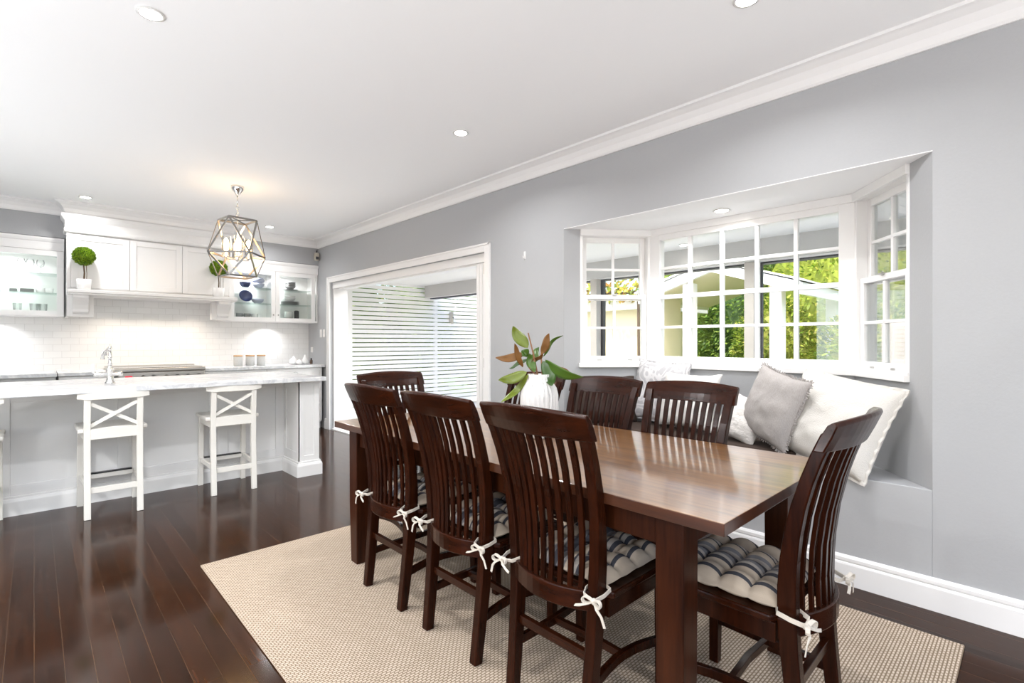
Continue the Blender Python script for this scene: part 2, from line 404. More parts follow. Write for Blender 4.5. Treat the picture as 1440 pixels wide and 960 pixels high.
# bulkheads over the wall cupboards (grey, flush with the cupboard fronts)
bh = MB(); bh.box((-3.6, 7.345, 2.375), (.25, YB, ZC)); bh.box((1.83, 7.345, 2.375), (XW, YB, ZC)); bh.box((.25, 7.42, 2.375), (1.83, YB, ZC))
struct(obj('wall_bulkhead', bh, M['wall']))
# cornices
CP = [(0, 0), (.012, 0), (.02, .012), (.028, .045), (.05, .078), (.085, .098), (.100, .102), (.100, .118), (0, .118)]
cz = ZC-.118
def cornice(name, p0, p1, nrm):
    return struct(obj(name, MB().extrude(CP, p0, p1, nrm, (0, 0, 1)), M['trim'], smooth=False))
HX0, HX1, HY = .25, 1.83, 7.12              # hood box
struct(obj('trim_1', mitre(CP, [(-3.6, 7.345), (HX0, 7.345), (HX0, HY), (HX1, HY), (HX1, 7.345), (XW, 7.345), (XW, -2.6)], 1, cz), M['trim']))
# baseboards
BP = [(0, 0), (.022, 0), (.022, .105), (.019, .112), (.013, .116), (.018, .124), (.018, .138), (.009, .148), (0, .15)]
for nm, a, b in (('baseboard_right', -2.6, DY0-.08), ('baseboard_right_far', DY1+.08, 7.08)):
    struct(obj(nm, MB().extrude(BP, (XW, a, 0), (XW, b, 0), (-1, 0, 0), (0, 0, 1)), M['trim']))
# ---- bay: seat box, splayed walls, soffit
A, B, C, D = (XW, BY0), (3.58, .76), (3.58, 2.15), (XW, BY1)
struct(obj('wall_seat', MB().prism([(XW-.001, BY0), (3.58, .76), (3.58, 2.15), (XW-.001, BY1)], 0, .555), M['wall'], bevel=.004))
def off(p, q, d):
    v = Vector((q[0]-p[0], q[1]-p[1])); n = Vector((-v.y, v.x)).normalized()*d
    return n
def lerp2(p, q, s): return (p[0]+(q[0]-p[0])*s, p[1]+(q[1]-p[1])*s)
bw = MB()
TH = .11
def bay_wall(p, q, z0, z1, flip=1):
    n = off(p, q, TH*flip); bw.prism([p, q, (q[0]+n.x, q[1]+n.y), (p[0]+n.x, p[1]+n.y)], z0, z1)
SILL = 1.045
WS1, WS3 = .186, .244
bay_wall(D, C, 0, SILL, 1); bay_wall(C, B, 0, SILL, 1); bay_wall(B, A, 0, SILL, 1)
bay_wall(D, lerp2(D, C, WS1), SILL, BZ, 1); bay_wall(lerp2(A, B, WS3), A, SILL, BZ, 1)
struct(obj('wall_bay', bw, M['wall']))
struct(obj('ceiling_bay', MB().prism([(XW+.0005, BY0), (3.70, .68), (3.70, 2.23), (XW+.0005, BY1)], BZ, BZ+.12), M['ceil']))

# ---- windows
def win_empty(n, p, q, label):
    v = Vector((q[0]-p[0], q[1]-p[1])); ang = math.atan2(v.y, v.x)
    o = bpy.data.objects.new('window_%d' % n, None); COL.objects.link(o); o.location = (p[0], p[1], 0); o.rotation_euler = (0, 0, ang)
    WM[o.name] = Matrix.Translation((p[0], p[1], 0)) @ Matrix.Rotation(ang, 4, 'Z'); o['kind'] = 'structure'; o['label'] = label
    return o, v.length
GB, GT, MID = 1.134, 2.046, 1.60
def lift(W, xs, y):
    for x in xs:
        h = MB().box((x-.018, y-.004, 1.088), (x+.018, y, 1.108)); h.box((x-.015, y-.014, 1.094), (x+.015, y-.004, 1.099))
        obj('sash_lift', h, M['nickel'], W, local=True)
def framebox(mb, x0, x1, z0, z1, t, y0, y1, tb=None, tt=None):
    tb = tb or t; tt = tt or t
    mb.box((x0, y0, z0), (x0+t, y1, z1)); mb.box((x1-t, y0, z0), (x1, y1, z1)); mb.box((x0+t, y0, z0), (x1-t, y1, z0+tb)); mb.box((x0+t, y0, z1-tt), (x1-t, y1, z1))
def sash_window(n, p, q, label, open_cat=None):
    W, L = win_empty(n, p, q, label)
    # local: x along, +y outwards (outside), since p->q keeps the room on the right
    f = MB(); framebox(f, 0, L, SILL+.03, BZ-.03, .022, -.005, .11)
    f.box((-.012, -.03, SILL), (L+.0, .11, SILL+.035)); f.box((0, -.012, SILL+.035), (L, .0, SILL+.05)); f.box((0, -.02, BZ-.05), (L, .11, BZ))
    obj('frame', f, M['trim'], W, local=True, bevel=.003)
    for nm, z0, z1, y in (('upper_sash', MID-.018, BZ-.05, .055), ('lower_sash', SILL+.035, MID+.024, .015)):
        s = MB(); lowr = nm == 'lower_sash'
        framebox(s, .022, L-.022, z0, z1, .042, y, y+.036, tb=(GB-z0 if lowr else .034), tt=(.034 if lowr else z1-GT))
        g0, g1 = (GB, MID-.016) if lowr else (MID+.016, GT)
        cx = L/2; s.box((cx-.010, y+.004, g0), (cx+.010, y+.030, g1)); zm = (g0+g1)/2; s.box((.06, y+.004, zm-.009), (L-.06, y+.030, zm+.009))
        so = obj(nm, s, M['trim'], W, local=True, bevel=.002)
        obj('glass', MB().box((.06, y+.016, g0), (L-.06, y+.020, g1)), M['winglass'], so, local=True)
    lift(W, (.16, L-.16), .012)
    obj('catch', MB().box((L/2-.016, -.002, MID+.018), (L/2+.016, .03, MID+.028)).tube([(L/2, .01, MID+.028), (L/2+.02, .004, MID+.034)], .004, 6), M['nickel'], W, local=True)
    return W
# going D->C, left normal points outside when flip=+1 ; local +y = left of direction
sash_window(1, lerp2(D, C, WS1), C, 'narrow white sash window at the left of the bay')
sash_window(3, B, lerp2(B, A, 1-WS3), 'narrow white sash window at the right of the bay')
W, L = win_empty(2, C, B, 'wide white window of twenty panes in the middle of the bay')
f = MB(); gx0, gx1 = .086, L-.085
framebox(f, 0, L, SILL+.03, BZ-.03, gx0, 0, .075, tb=GB-SILL-.03, tt=BZ-.03-GT)
f.box((0, -.012, BZ-.05), (L, .08, BZ)); f.box((-.0, -.028, SILL), (L+.0, .1, SILL+.034)); f.box((0, -.012, SILL+.034), (L, 0, SILL+.05))
obj('frame', f, M['trim'], W, local=True, bevel=.003)
g = MB()
for i in range(1, 5):
    x = gx0+(gx1-gx0)*i/5; g.box((x-.012, .008, GB), (x+.012, .045, GT))
for z, h in ((1.362, .010), (1.60, .016), (1.826, .010)): g.box((gx0, .010, z-h), (gx1, .043, z+h))
obj('glazing_bar', g, M['trim'], W, local=True, bevel=.002)
obj('glass', MB().box((gx0, .024, GB), (gx1, .028, GT)), M['winglass'], W, local=True)

# ---- folding door
d = MB()
cw = .078
d.box((XW-.018, DY0-cw, 0), (XW, DY0, DZ+cw)); d.box((XW-.018, DY1, 0), (XW, DY1+cw, DZ+cw)); d.box((XW-.018, DY0, DZ), (XW, DY1, DZ+cw))
d.box((XW-.026, DY0-cw, 0), (XW-.018, DY0-cw+.02, DZ+cw)); d.box((XW-.026, DY1+cw-.02, 0), (XW-.018, DY1+cw, DZ+cw)); d.box((XW-.026, DY0-cw, DZ+cw-.02), (XW-.018, DY1+cw, DZ+cw))
struct(obj('trim_5', d, M['trim'], bevel=.003))
dr = bpy.data.objects.new('door_1', None); COL.objects.link(dr); dr.location = (XW, DY0, 0); dr['kind'] = 'structure'
dr['label'] = 'wide white folding door opening with leaves stacked at its right jamb'; WM['door_1'] = Matrix.Translation((XW, DY0, 0))
fr = MB().box((XW+.03, DY0, 2.0), (T, DY1, DZ)).box((XW+.055, DY0, 1.985), (XW+.075, DY1, 2.0)); fr.box((XW+.04, DY1-.02, 0), (T, DY1, 2.0)); fr.box((XW+.02, DY0, 0), (T, DY0+.018, 2.0))
fr.box((XW+.02, DY0, -.01), (T, DY1, .012))
obj('door_frame', fr, M['trim'], dr, bevel=.002)
obj('gap_shade', MB().box((XW+.035, DY0+.018, .02), (XW+.2, DY0+.030, 1.99)), M['black'], dr)  # black strip standing in for the dark gap beside the leaves
for k in range(3):
    y0 = DY0+.031+k*.047
    lf = MB(); x0, x1 = XW+.03, XW+.80
    lf.box((x0, y0, .02), (x0+.11, y0+.042, 1.985)); lf.box((x1-.11, y0, .02), (x1, y0+.042, 1.985)); lf.box((x0+.11, y0, .02), (x1-.11, y0+.042, .25)); lf.box((x0+.11, y0, 1.87), (x1-.11, y0+.042, 1.985)); lf.box((x0+.11, y0, 1.0), (x1-.11, y0+.042, 1.1))
    l = obj('door_leaf', lf, M['trim'], dr, bevel=.002)
    obj('glass', MB().box((x0+.11, y0+.018, .25), (x1-.11, y0+.024, 1.87)), M['winglass'], l)
for z in (.35, 1.05, 1.93):
    obj('hinge', MB().box((XW+.012, DY0+.012, z-.045), (XW+.032, DY0+.04, z+.045)).tube([(XW+.016, DY0+.028, z-.055), (XW+.016, DY0+.028, z+.055)], .007, 8), M['nickel'], dr)

# ================================================================== OUTSIDE (verandah and garden)
struct(obj('ground_deck', MB().box((T, -2.6, -.12), (8.4, 9.5, -.02)), M['deck']))
struct(obj('ground_garden', MB().box((8.4, -4, -.2), (22, 16, -.06)), M['lawn']))
struct(obj('ground_bounce', MB().box((-14, -14, -.16), (T, -2.6, -.04)).box((-14, -2.6, -.16), (-3.6, 9, -.04)), M['bounceground']))  # unseen pale ground added to bounce daylight into the room
vr = MB().box((T, -2.6, 2.30), (5.36, 8.3, 2.36))
struct(obj('ceiling_verandah', vr, M['soffit']))
struct(obj('beam_verandah', MB().box((5.36, -2.6, 2.075), (5.48, 8.02, 2.36)), M['beamgrey']))
gt = obj('roof_gutter', MB().box((5.482, -2.6, 2.06), (5.60, 8.02, 2.19)), M['gutter']); struct(gt)
for y, lab in ((2.07, 'painted verandah post seen through the wide middle window'), (4.07, 'painted verandah post seen through the left sash window')):
    p = thing('verandah_post', lab, 'post', (5.42, y, -.02))
    obj('shaft', MB().box((5.37, y-.05, -.02), (5.47, y+.05, 2.075)), M['post'], p, bevel=.006)
    obj('base_plate', MB().box((5.35, y-.07, -.02), (5.49, y+.07, 0)), M['darkgrey'], p)
    obj('downpipe', MB().box((5.482, y-.09, -.02), (5.52, y-.03, 2.06)), M['darkgrey'], p)
# slat screen
SY = 8.05
ss = thing('slat_screen', 'tall white horizontal slat screen seen through the folding door opening', 'screen', (3.4, SY, -.02))
s = MB(); z = .06; px = .0785
while z < 2.62:
    s.box((T+.02, SY, z), (9.0, SY+.018, z+px-.0155)); z += px
obj('slat_panel', s, M['renderwhite'], ss)
for x in (3.42, 5.62, 8.2):
    obj('upright', MB().box((x, SY+.019, -.02), (x+.07, SY+.06, 2.62)), M['renderwhite'], ss)
wl = thing('wall_lantern', 'small grey wall lantern fixed to the white slat screen', 'lantern', (6.05, SY, 1.55))
obj('back_plate', MB().box((6.0, SY-.012, 1.60), (6.05, SY-.002, 1.85)), M['nickel'], wl, bevel=.003)
obj('lamp_shade', MB().lathe([(.034, 1.62), (.034, 1.83)], (5.955, SY-.055, 0), 14), M['nickel'], wl)
obj('bracket', MB().box((5.96, SY-.06, 1.71), (6.02, SY-.01, 1.735)), M['darkgrey'], wl)
# white end wall beside the screen (left of the opening)
struct(obj('wall_verandah_end', MB().box((T, 7.62, -.02), (T+.42, 7.72, 2.30)), M['renderwhite']))

# pavilion
pv = thing('garden_pavilion', 'white gabled garden pavilion with a cream ceiling beyond the bay windows', 'pavilion', (9, 3.92, -.06))
def rake(mb, y0, z0, y1, z1, x0, x1, t):
    prof = [(y0, z0), (y1, z1), (y1, z1+t), (y0, z0+t)]
    a = [mb.bm.verts.new((x0, y, z)) for y, z in prof]; b = [mb.bm.verts.new((x1, y, z)) for y, z in prof]
    mb.bm.faces.new(a[::-1]); mb.bm.faces.new(b)
    for i in range(4): mb.bm.faces.new((a[i], a[(i+1) % 4], b[(i+1) % 4], b[i]))
ro = MB(); rake(ro, 5.30, 2.04, 3.92, 2.49, 8.55, 11.4, .05); rake(ro, 3.92, 2.49, 2.54, 2.04, 8.55, 11.4, .05)
obj('ceiling_lining', ro, M['cream'], pv)
fa = MB(); rake(fa, 5.34, 2.0, 3.92, 2.46, 8.46, 8.55, .17); rake(fa, 3.92, 2.46, 2.50, 2.0, 8.46, 8.55, .17); fa.box((8.5, 2.48, 1.98), (11.4, 2.54, 2.16)); fa.box((8.5, 5.30, 1.98), (11.4, 5.36, 2.16))
rake(fa, 5.40, 2.17, 3.92, 2.645, 8.42, 11.4, .03); rake(fa, 3.92, 2.645, 2.44, 2.17, 8.42, 11.4, .03)
obj('roof', fa, M['renderwhite'], pv)
for x, y, h in ((8.66, 4.38, 2.30), (8.75, 2.92, 2.16), (11.2, 2.75, 2.1)):
    obj('column', MB().box((x-.10, y-.09, -.06), (x+.10, y+.09, h)), M['renderwhite'], pv)
obj('side_wall', MB().box((8.6, 5.0, -.06), (9.5, 5.12, 2.10)), M['cream'], pv)
gh = thing('garden_house', 'low cream outbuilding with white fascia seen through the left sash window', 'outbuilding', (10, 8, -.06))
obj('wall_panel', MB().box((9.6, 5.9, -.06), (12, 11, 1.95)), M['cream'], gh)
obj('roof', MB().box((9.35, 5.7, 1.95), (12.2, 11.2, 2.2)), M['renderwhite'], gh)
gw = tag(obj('garden_wall', MB().box((7.5, .2, -.06), (7.65, 1.32, 1.52)), M['pinkrender']), 'pale rendered garden wall seen through the right sash window', 'wall')
mbx = tag(obj('wall_mounted_box', MB().box((7.40, .82, .98), (7.50, 1.05, 1.36)).box((7.385, .80, 1.36), (7.50, 1.07, 1.38)), M['palegrey']), 'small grey meter box mounted on the pale garden wall', 'box')
gf = thing('glass_fence', 'frameless glass fence panel in front of the hedge at the window right', 'fence', (6.9, .9, -.06))
obj('glass_panel', MB().box((6.9, .55, .02), (6.912, 1.86, 1.82)), M['hazeglass'], gf)
for y in (.75, 1.66): obj('spigot', MB().box((6.88, y-.03, -.06), (6.93, y+.03, .08)), M['nickel'], gf)

def foliage(c, rad, n, ln, rnd, flat=.0):
    mb = MB(); c = Vector(c)
    for i in range(n):
        v = Vector((rnd.gauss(0, 1), rnd.gauss(0, 1), rnd.gauss(0, 1))).normalized()
        k = 1+.22*noise.noise(v*3.1+c)
        rr = (1-.30*rnd.random()**2)*k
        p = c+Vector((v.x*rad[0], v.y*rad[1], v.z*rad[2]))*rr
        dd = (v+Vector((rnd.uniform(-1, 1), rnd.uniform(-1, 1), rnd.uniform(-1.1, .7)))*.8)
        mb.leaf(p, dd, Vector((rnd.uniform(-.6, .6), rnd.uniform(-.6, .6), 1)), ln*rnd.uniform(.7, 1.3), ln*rnd.uniform(.45, .65))
    return mb
def shrub(name, label, cat, x, y, rad, h, n, ln, mat, seed, group=None, base=-.06):
    rnd = random.Random(seed); t = thing(name, label, cat, (x, y, base), 0, group)
    zc = max(h-rad[2], base+rad[2]*.75)
    mb = foliage((x, y, zc), rad, n, ln, rnd)
    g = bmesh.ops.create_icosphere(mb.bm, subdivisions=3, radius=1)
    for v in g['verts']:
        k = .80+.16*noise.noise(v.co*2.5+Vector((seed, 0, 0))); v.co = Vector((x+v.co.x*rad[0]*k, y+v.co.y*rad[1]*k, max(base, zc+v.co.z*rad[2]*k)))
    obj('foliage', mb, mat, t)
    st = MB()
    for k in range(3):
        a = k*2.1+seed; st.tube([(x+.06*math.cos(a), y+.06*math.sin(a), base), (x+.15*math.cos(a), y+.15*math.sin(a), zc*.5), (x+.5*rad[0]*math.cos(a), y+.5*rad[1]*math.sin(a), zc)], [.05, .04, .02], 7)
    obj('stem', st, M['bark'], t)
HG = [  # x, y, rad, height, n, mat, label
    (13.6, 1.4, (1.3, 1.7, 2.6), 4.8, 5200, 'hedgeleaf', 'tall yellow-green hedge shrub behind the glass fence'),
    (14.0, 3.4, (1.3, 1.7, 2.7), 5.0, 5200, 'hedgeleaf', 'tall yellow-green hedge shrub right of the pavilion roof'),
    (14.6, 5.4, (1.3, 1.6, 2.5), 4.6, 5000, 'hedgeleaf2', 'dark green hedge shrub behind the pavilion columns'),
    (14.8, 7.6, (1.3, 1.8, 2.4), 4.4, 4200, 'hedgeleaf2', 'dark green hedge shrub above the outbuilding roof'),
    (12.6, -.3, (1.2, 1.3, 2.4), 4.4, 3600, 'hedgeleaf2', 'leafy green tree seen through the right sash window'),
    (10.2, 1.9, (.75, .85, 1.0), 1.85, 3000, 'hedgeleaf', 'low rounded yellow-green shrub in front of the hedge'),
    (13.2, 4.4, (.8, 1.0, 1.3), 2.3, 3000, 'hedgeleaf', 'bright rounded shrub seen between the pavilion columns'),
]
for i, (x, y, rad, h, n, mt, lab) in enumerate(HG):
    shrub('garden_shrub', lab, 'shrub', x, y, rad, h, n*2, .125 if h > 3 else .10, M[mt], 11+i, 'shrubs in the garden')
rn = random.Random(5)
vn = thing('climbing_vine', 'trailing vine with yellow and red leaves hanging along the outbuilding roof', 'vine', (9.3, 7.0, 2.2))
vm = MB()
for i in range(900):
    y = rn.uniform(5.75, 9.5); p = Vector((9.28+rn.uniform(-.18, .12), y, 2.32+rn.uniform(-.16, .42)))
    vm.leaf(p, Vector((rn.uniform(-1, 0), rn.uniform(-1, 1), rn.uniform(-1, .2))), Vector((-1, 0, rn.uniform(0, 1))), rn.uniform(.09, .16), rn.uniform(.06, .10))
obj('foliage', vm, M['vineleaf'], vn)
obj('stem', MB().tube([(9.32, 5.8, 2.3), (9.30, 7, 2.33), (9.34, 9.5, 2.3)], .03, 6).tube([(9.30, 5.85, -.06), (9.28, 5.85, 2.3)], .03, 6), M['bark'], vn)
# greenery behind the slat screen
for i, x in enumerate((4.3, 6.2, 8.1)):
    shrub('screen_shrub', ('leafy shrub glimpsed through the slat screen near its white end wall', 'leafy shrub glimpsed through the slat screen left of the lantern', 'leafy shrub glimpsed through the slat screen right of the lantern', 'leafy shrub glimpsed behind the lantern end of the slat screen beyond the others')[i], 'shrub', x, 9.4, (1.05, .75, 1.6), 3.1, 2600, .13, M['hedgeleaf2'], 31+i, 'shrubs behind the slat screen')

# ================================================================== KITCHEN
def shaker(mb, x0, x1, z0, z1, y, st=.055, dep=.02, rec=.009):
    """door facing -Y with front at y"""
    mb.box((x0, y, z0), (x0+st, y+dep, z1)); mb.box((x1-st, y, z0), (x1, y+dep, z1)); mb.box((x0+st, y, z0), (x1-st, y+dep, z0+st)); mb.box((x0+st, y, z1-st), (x1-st, y+dep, z1))
    mb.box((x0+st, y+rec, z0+st), (x1-st, y+dep, z1-st))
# --- island
IX0, IX1 = -2.2, 1.955
isl = thing('kitchen_island', 'long white panelled kitchen island with an end pillar', 'island', (0, 5.3, 0))
b = MB().box((IX0, 5.10, 0), (1.77, 5.68, .885))
obj('body', b, M['island'], isl)
pn = MB()
xs = [-2.2, -1.24, -.20, .56, 1.20, 1.765]
for a, c in zip(xs[:-1], xs[1:]): shaker(pn, a, c, .14, .885, 5.08, st=.075, dep=.02, rec=.008)
obj('front_panel', pn, M['island'], isl, bevel=.002)
pl = MB()
PP = [(0, 0), (.022, 0), (.022, .10), (.016, .118), (.010, .122), (.010, .136), (0, .14)]
pl = mitre(PP, [(IX0, 5.08), (1.765, 5.08), (1.765, 4.70), (1.955, 4.70), (1.955, 5.70)], 1, 0)
obj('plinth', pl, M['island'], isl)
co = MB().box((1.773, 4.708, 0), (1.947, 5.68, .885))
shaker(co, 1.765, 1.955, .14, .885, 4.70, st=.048, dep=.009, rec=.0085)
co.box((1.765, 4.70, .14), (1.773, 4.77, .885)).box((1.765, 5.02, .14), (1.773, 5.08, .885)).box((1.765, 4.77, .80), (1.773, 5.02, .885)).box((1.765, 4.77, .14), (1.773, 5.02, .22))
obj('pillar', co, M['island'], isl, bevel=.0015)
tag(obj('island_worktop', MB().box((IX0-.02, 4.575, .885), (1.972, 5.74, .922)), M['marble'], bevel=.004), 'long grey-veined white marble worktop on the kitchen island', 'worktop')
# tap
tx, ty = .428, 4.99
tp = thing('mixer_tap', 'chrome mixer tap with a white lever on the island worktop', 'tap', (tx, ty, .922))
obj('body', MB().lathe([(.034, 0), (.034, .01), (.024, .02), (.022, .085), (.026, .09), (.026, .115), (.017, .12), (.012, .15), (.017, .155), (.012, .16), (.011, .20), (.016, .205), (.012, .21), (.010, .265), (.014, .27), (.012, .285), (.003, .31)], (0, 0, 0), 16).lathe([(.017, -.10), (.020, -.08), (.020, -.03), (.017, .0), (.017, .05), (.022, .055), (.022, .075), (.012, .08)], (0, 0, .075), 14, 'X'), M['chrome'], tp, local=True, smooth=True)
obj('spout', MB().tube([(0, 0, .262), (-.01, .03, .272), (-.022, .06, .255), (-.024, .064, .22)], [.009, .009, .009, .013], 10), M['chrome'], tp, local=True, smooth=True)
obj('spray_hook', MB().tube([(-.005, 0, .25), (-.03, -.004, .265), (-.045, -.006, .245), (-.045, -.006, .19)], [.006, .007, .008, .014], 8), M['chrome'], tp, local=True, smooth=True)
lv = obj('lever', MB().lathe([(.007, 0), (.011, .02), (.012, .06), (.006, .072)], (-.10, 0, .085), 12), M['ceramic'], tp, local=True, smooth=True); lv['label'] = 'white ceramic lever'

# --- base cabinets and worktops along the back wall
def cup(x, y, z, par):
    c = MB()
    n = 9
    for i in range(n):
        a0, a1 = math.pi*i/n, math.pi*(i+1)/n
        p = [(x+.045*math.cos(a), z+.028*math.sin(a)) for a in (a0, a1)]
        v = [c.bm.verts.new((p[0][0], y, p[0][1])), c.bm.verts.new((p[1][0], y, p[1][1])), c.bm.verts.new((x+(p[1][0]-x)*.72, y-.025, z+(p[1][1]-z)*.60)), c.bm.verts.new((x+(p[0][0]-x)*.72, y-.025, z+(p[0][1]-z)*.60))]
        c.bm.faces.new(v)
    c.torus((x, y-.002, z+.003), .042, .004, (0, 1, 0), 16, 6)
    return obj('handle', c, M['nickel'], par, smooth=True)
def base_unit(x0, x1, lab, yf=7.11):
    t = thing('base_cabinet', lab, 'cabinet', ((x0+x1)/2, 7.4, 0), 0, 'base cabinets along the kitchen back wall')
    obj('carcass', MB().box((x0, yf+.02, .10), (x1, YB-.004, .882)).box((x0, yf+.06, 0), (x1, YB-.004, .10)), M['cab'], t)
    zz = [(.12, .40), (.405, .68), (.685, .875)]
    for z0, z1 in zz:
        dm = MB(); shaker(dm, x0+.003, x1-.003, z0, z1, yf, st=.035)
        dr_ = obj('drawer', dm, M['cab'], t, bevel=.0015); cup((x0+x1)/2, yf-.001, (z0+z1)/2, dr_)
base_unit(-1.45, -.64, 'white drawer cabinet under the long left stretch of back worktop'); base_unit(-.64, .165, 'white drawer cabinet under the right end of the left worktop')
base_unit(.185, .60, 'narrow white drawer cabinet immediately left of the steel range cooker')
base_unit(1.525, 2.25, 'white drawer cabinet immediately right of the steel range cooker'); base_unit(2.25, 3.0, 'white drawer cabinet in the corner by the folding door')
for x0, x1, yf, lab in ((-1.47, .172, 7.03, 'grey marble worktop at the left end of the kitchen back wall'), (.18, .60, 7.08, 'short marble worktop immediately left of the range cooker'), (1.525, 3.035, 7.08, 'marble worktop between the range cooker and the folding door wall')):
    tag(obj('back_worktop', MB().box((x0, yf, .882), (x1, YB-.003, .920)), M['marble'], bevel=.003), lab, 'worktop', 'worktops along the kitchen back wall')
# --- range cooker
rc = thing('range_cooker', 'wide stainless steel range cooker under the mantel hood', 'cooker', (1.062, 7.3, 0))
obj('body', MB().box((.605, 7.06, .10), (1.52, YB-.01, .905)).box((.62, 7.10, 0), (1.505, YB-.01, .10)), M['steel'], rc, bevel=.004)
obj('hob', MB().box((.605, 7.02, .905), (1.52, YB-.01, .945)), M['steel'], rc, bevel=.008)
obj('hob_glass', MB().box((.63, 7.08, .9455), (1.495, 7.62, .950)), M['darkglass'], rc)
obj('rear_rail', MB().box((.605, 7.62, .945), (1.52, YB-.01, .958)), M['steel'], rc, bevel=.003)
cp = obj('control_panel', MB().box((.615, 7.035, .79), (1.51, 7.06, .90)), M['steel'], rc, bevel=.004)
obj('display', MB().box((.735, 7.030, .826), (.80, 7.036, .862)), M['red'], cp)
for i, x in enumerate((.66, .90, 1.0, 1.12, 1.23, 1.34, 1.45)):
    obj('knob', MB().lathe([(.022, 0), (.022, .008), (.016, .012), (.014, .03), (.004, .032)], (x, 7.035, .845), 14, 'Y').box((x-.002, 7.0, .845), (x+.002, 7.004, .86)), M['chrome'] if i == 1 else M['nickel'], cp)
for o_ in rc.children[4].children:
    if o_.name.startswith('knob'):
        for v in o_.data.vertices: v.co.y = 7.035-rc.location.y-(v.co.y-(7.035-rc.location.y)) if v.co.y > 7.035-rc.location.y else v.co.y
for x0, x1 in ((.62, 1.10), (1.11, 1.505)):
    od = obj('oven_door', MB().box((x0, 7.04, .16), (x1, 7.06, .77)), M['steel'], rc, bevel=.004)
    obj('door_glass', MB().box((x0+.06, 7.036, .30), (x1-.06, 7.04, .62)), M['darkglass'], od)
    obj('handle', MB().tube([(x0+.04, 7.01, .72), (x1-.04, 7.01, .72)], .010, 10).tube([(x0+.06, 7.04, .72), (x0+.06, 7.01, .72)], .007, 8).tube([(x1-.06, 7.04, .72), (x1-.06, 7.01, .72)], .007, 8), M['chrome'], od, smooth=True)

# --- wall cupboards
UF = 7.33; UZ0, UZ1 = 1.52, 2.365
def wall_cupboard(x0, x1, doors, lab, knobs):
    t = thing('wall_cupboard', lab, 'cupboard', ((x0+x1)/2, 7.5, UZ0))
    c = MB(); c.box((x0, UF+.022, UZ0), (x0+.018, YB-.002, 2.23)); c.box((x1-.018, UF+.022, UZ0), (x1, YB-.002, 2.23)); c.box((x0+.018, UF+.022, UZ0), (x1-.018, YB-.002, UZ0+.03)); c.box((x0+.018, UF+.022, 2.2), (x1-.018, YB-.002, 2.23)); c.box((x0+.018, YB-.012, UZ0+.03), (x1-.018, YB-.002, 2.2))
    for a, b_ in doors[:-1]: c.box((b_-.009, UF+.10, UZ0+.03), (b_+.009, YB-.012, 2.2))
    obj('carcass', c, M['cab'], t)
    fz = [(0, 0), (.018, 0), (.020, .02), (.022, .085), (.030, .095), (.038, .115), (.038, .135), (0, .135)]
    obj('frieze', MB().extrude(fz, (x0, UF+.022, 2.23), (x1, UF+.022, 2.23), (0, -1, 0), (0, 0, 1)).box((x0, UF+.022, 2.23), (x1, YB-.002, 2.365)), M['cab'], t)
    for (a, b_), kx in zip(doors, knobs):
        dm = MB(); st = .056; z0, z1 = UZ0+.004, 2.226
        dm.box((a+.002, UF, z0), (a+st, UF+.02, z1)).box((b_-st, UF, z0), (b_-.002, UF+.02, z1)).box((a+st, UF, z0), (b_-st, UF+.02, z0+st)).box((a+st, UF, z1-st), (b_-st, UF+.02, z1))
        dd = obj('door', dm, M['cab'], t, bevel=.0015)
        obj('glass', MB().box((a+st, UF+.010, z0+st), (b_-st, UF+.013, z1-st)), M['cabglass'], dd)
        if kx: obj('knob', MB().ball((kx, UF-.017, UZ0+.10), .011, 2).tube([(kx, UF-.012, UZ0+.10), (kx, UF, UZ0+.10)], .005, 8), M['nickel'], dd, smooth=True)
    for z in (1.775, 1.985):
        for a, b_ in doors:
            obj('glass_shelf', MB().box((a+.016, UF+.06, z-.004), (b_-.012, YB-.013, z+.003)), M['shelfglass'], t)
    return t
wall_cupboard(-1.56, .238, [(-1.55, -.96), (-.96, -.36), (-.36, .234)], 'white glass-fronted wall cupboard at the left of the mantel hood', [None, None, -.32])
wall_cupboard(1.842, 3.034, [(1.86, 2.437), (2.437, 2.99)], 'white glass-fronted wall cupboard right of the mantel hood, by the folding door', [2.405, 2.47])

# --- mantel hood
mh = thing('mantel_hood', 'white panelled mantel range hood with a shelf on corbels', 'range hood', (1.04, 7.3, 1.52))
h = MB().box((HX0, HY+.02, 1.80), (HX1, YB-.003, ZC-.118)).box((HX0, HY+.02, 1.52), (HX0+.03, YB-.003, 1.80)).box((HX1-.03, HY+.02, 1.52), (HX1, YB-.003, 1.80))
h.box((HX0, HY, 1.82), (HX0+.03, HY+.02, 2.43)).box((HX1-.03, HY, 1.82), (HX1, HY+.02, 2.43))
h.box((HX0+.03, HY+.02, 1.755), (HX1-.03, 7.55, 1.80))
obj('body', h, M['cab'], mh)
for i in range(3):
    a = HX0+.03+(HX1-HX0-.06)*i/3; c_ = HX0+.03+(HX1-HX0-.06)*(i+1)/3
    dm = MB(); shaker(dm, a+.002, c_-.002, 1.83, 2.40, HY, st=.06, rec=.008); obj('door', dm, M['cab'], mh, bevel=.0015)
cr = [(0, 0), (.014, 0), (.022, .012), (.024, .03), (.016, .05), (.016, .12), (.030, .14), (.046, .165), (.046, .195), (0, .195)]
c_ = mitre(cr, [(HX0, 7.343), (HX0, HY), (HX1, HY), (HX1, 7.343)], 1, 2.415)
obj('crown', c_, M['cab'], mh)
obj('shelf', MB().box((HX0-.0, 6.95, 1.765), (HX1+.03, HY+.02, 1.80)).box((HX0+.01, 6.965, 1.745), (HX1+.015, HY+.02, 1.765)), M['cab'], mh, bevel=.006)
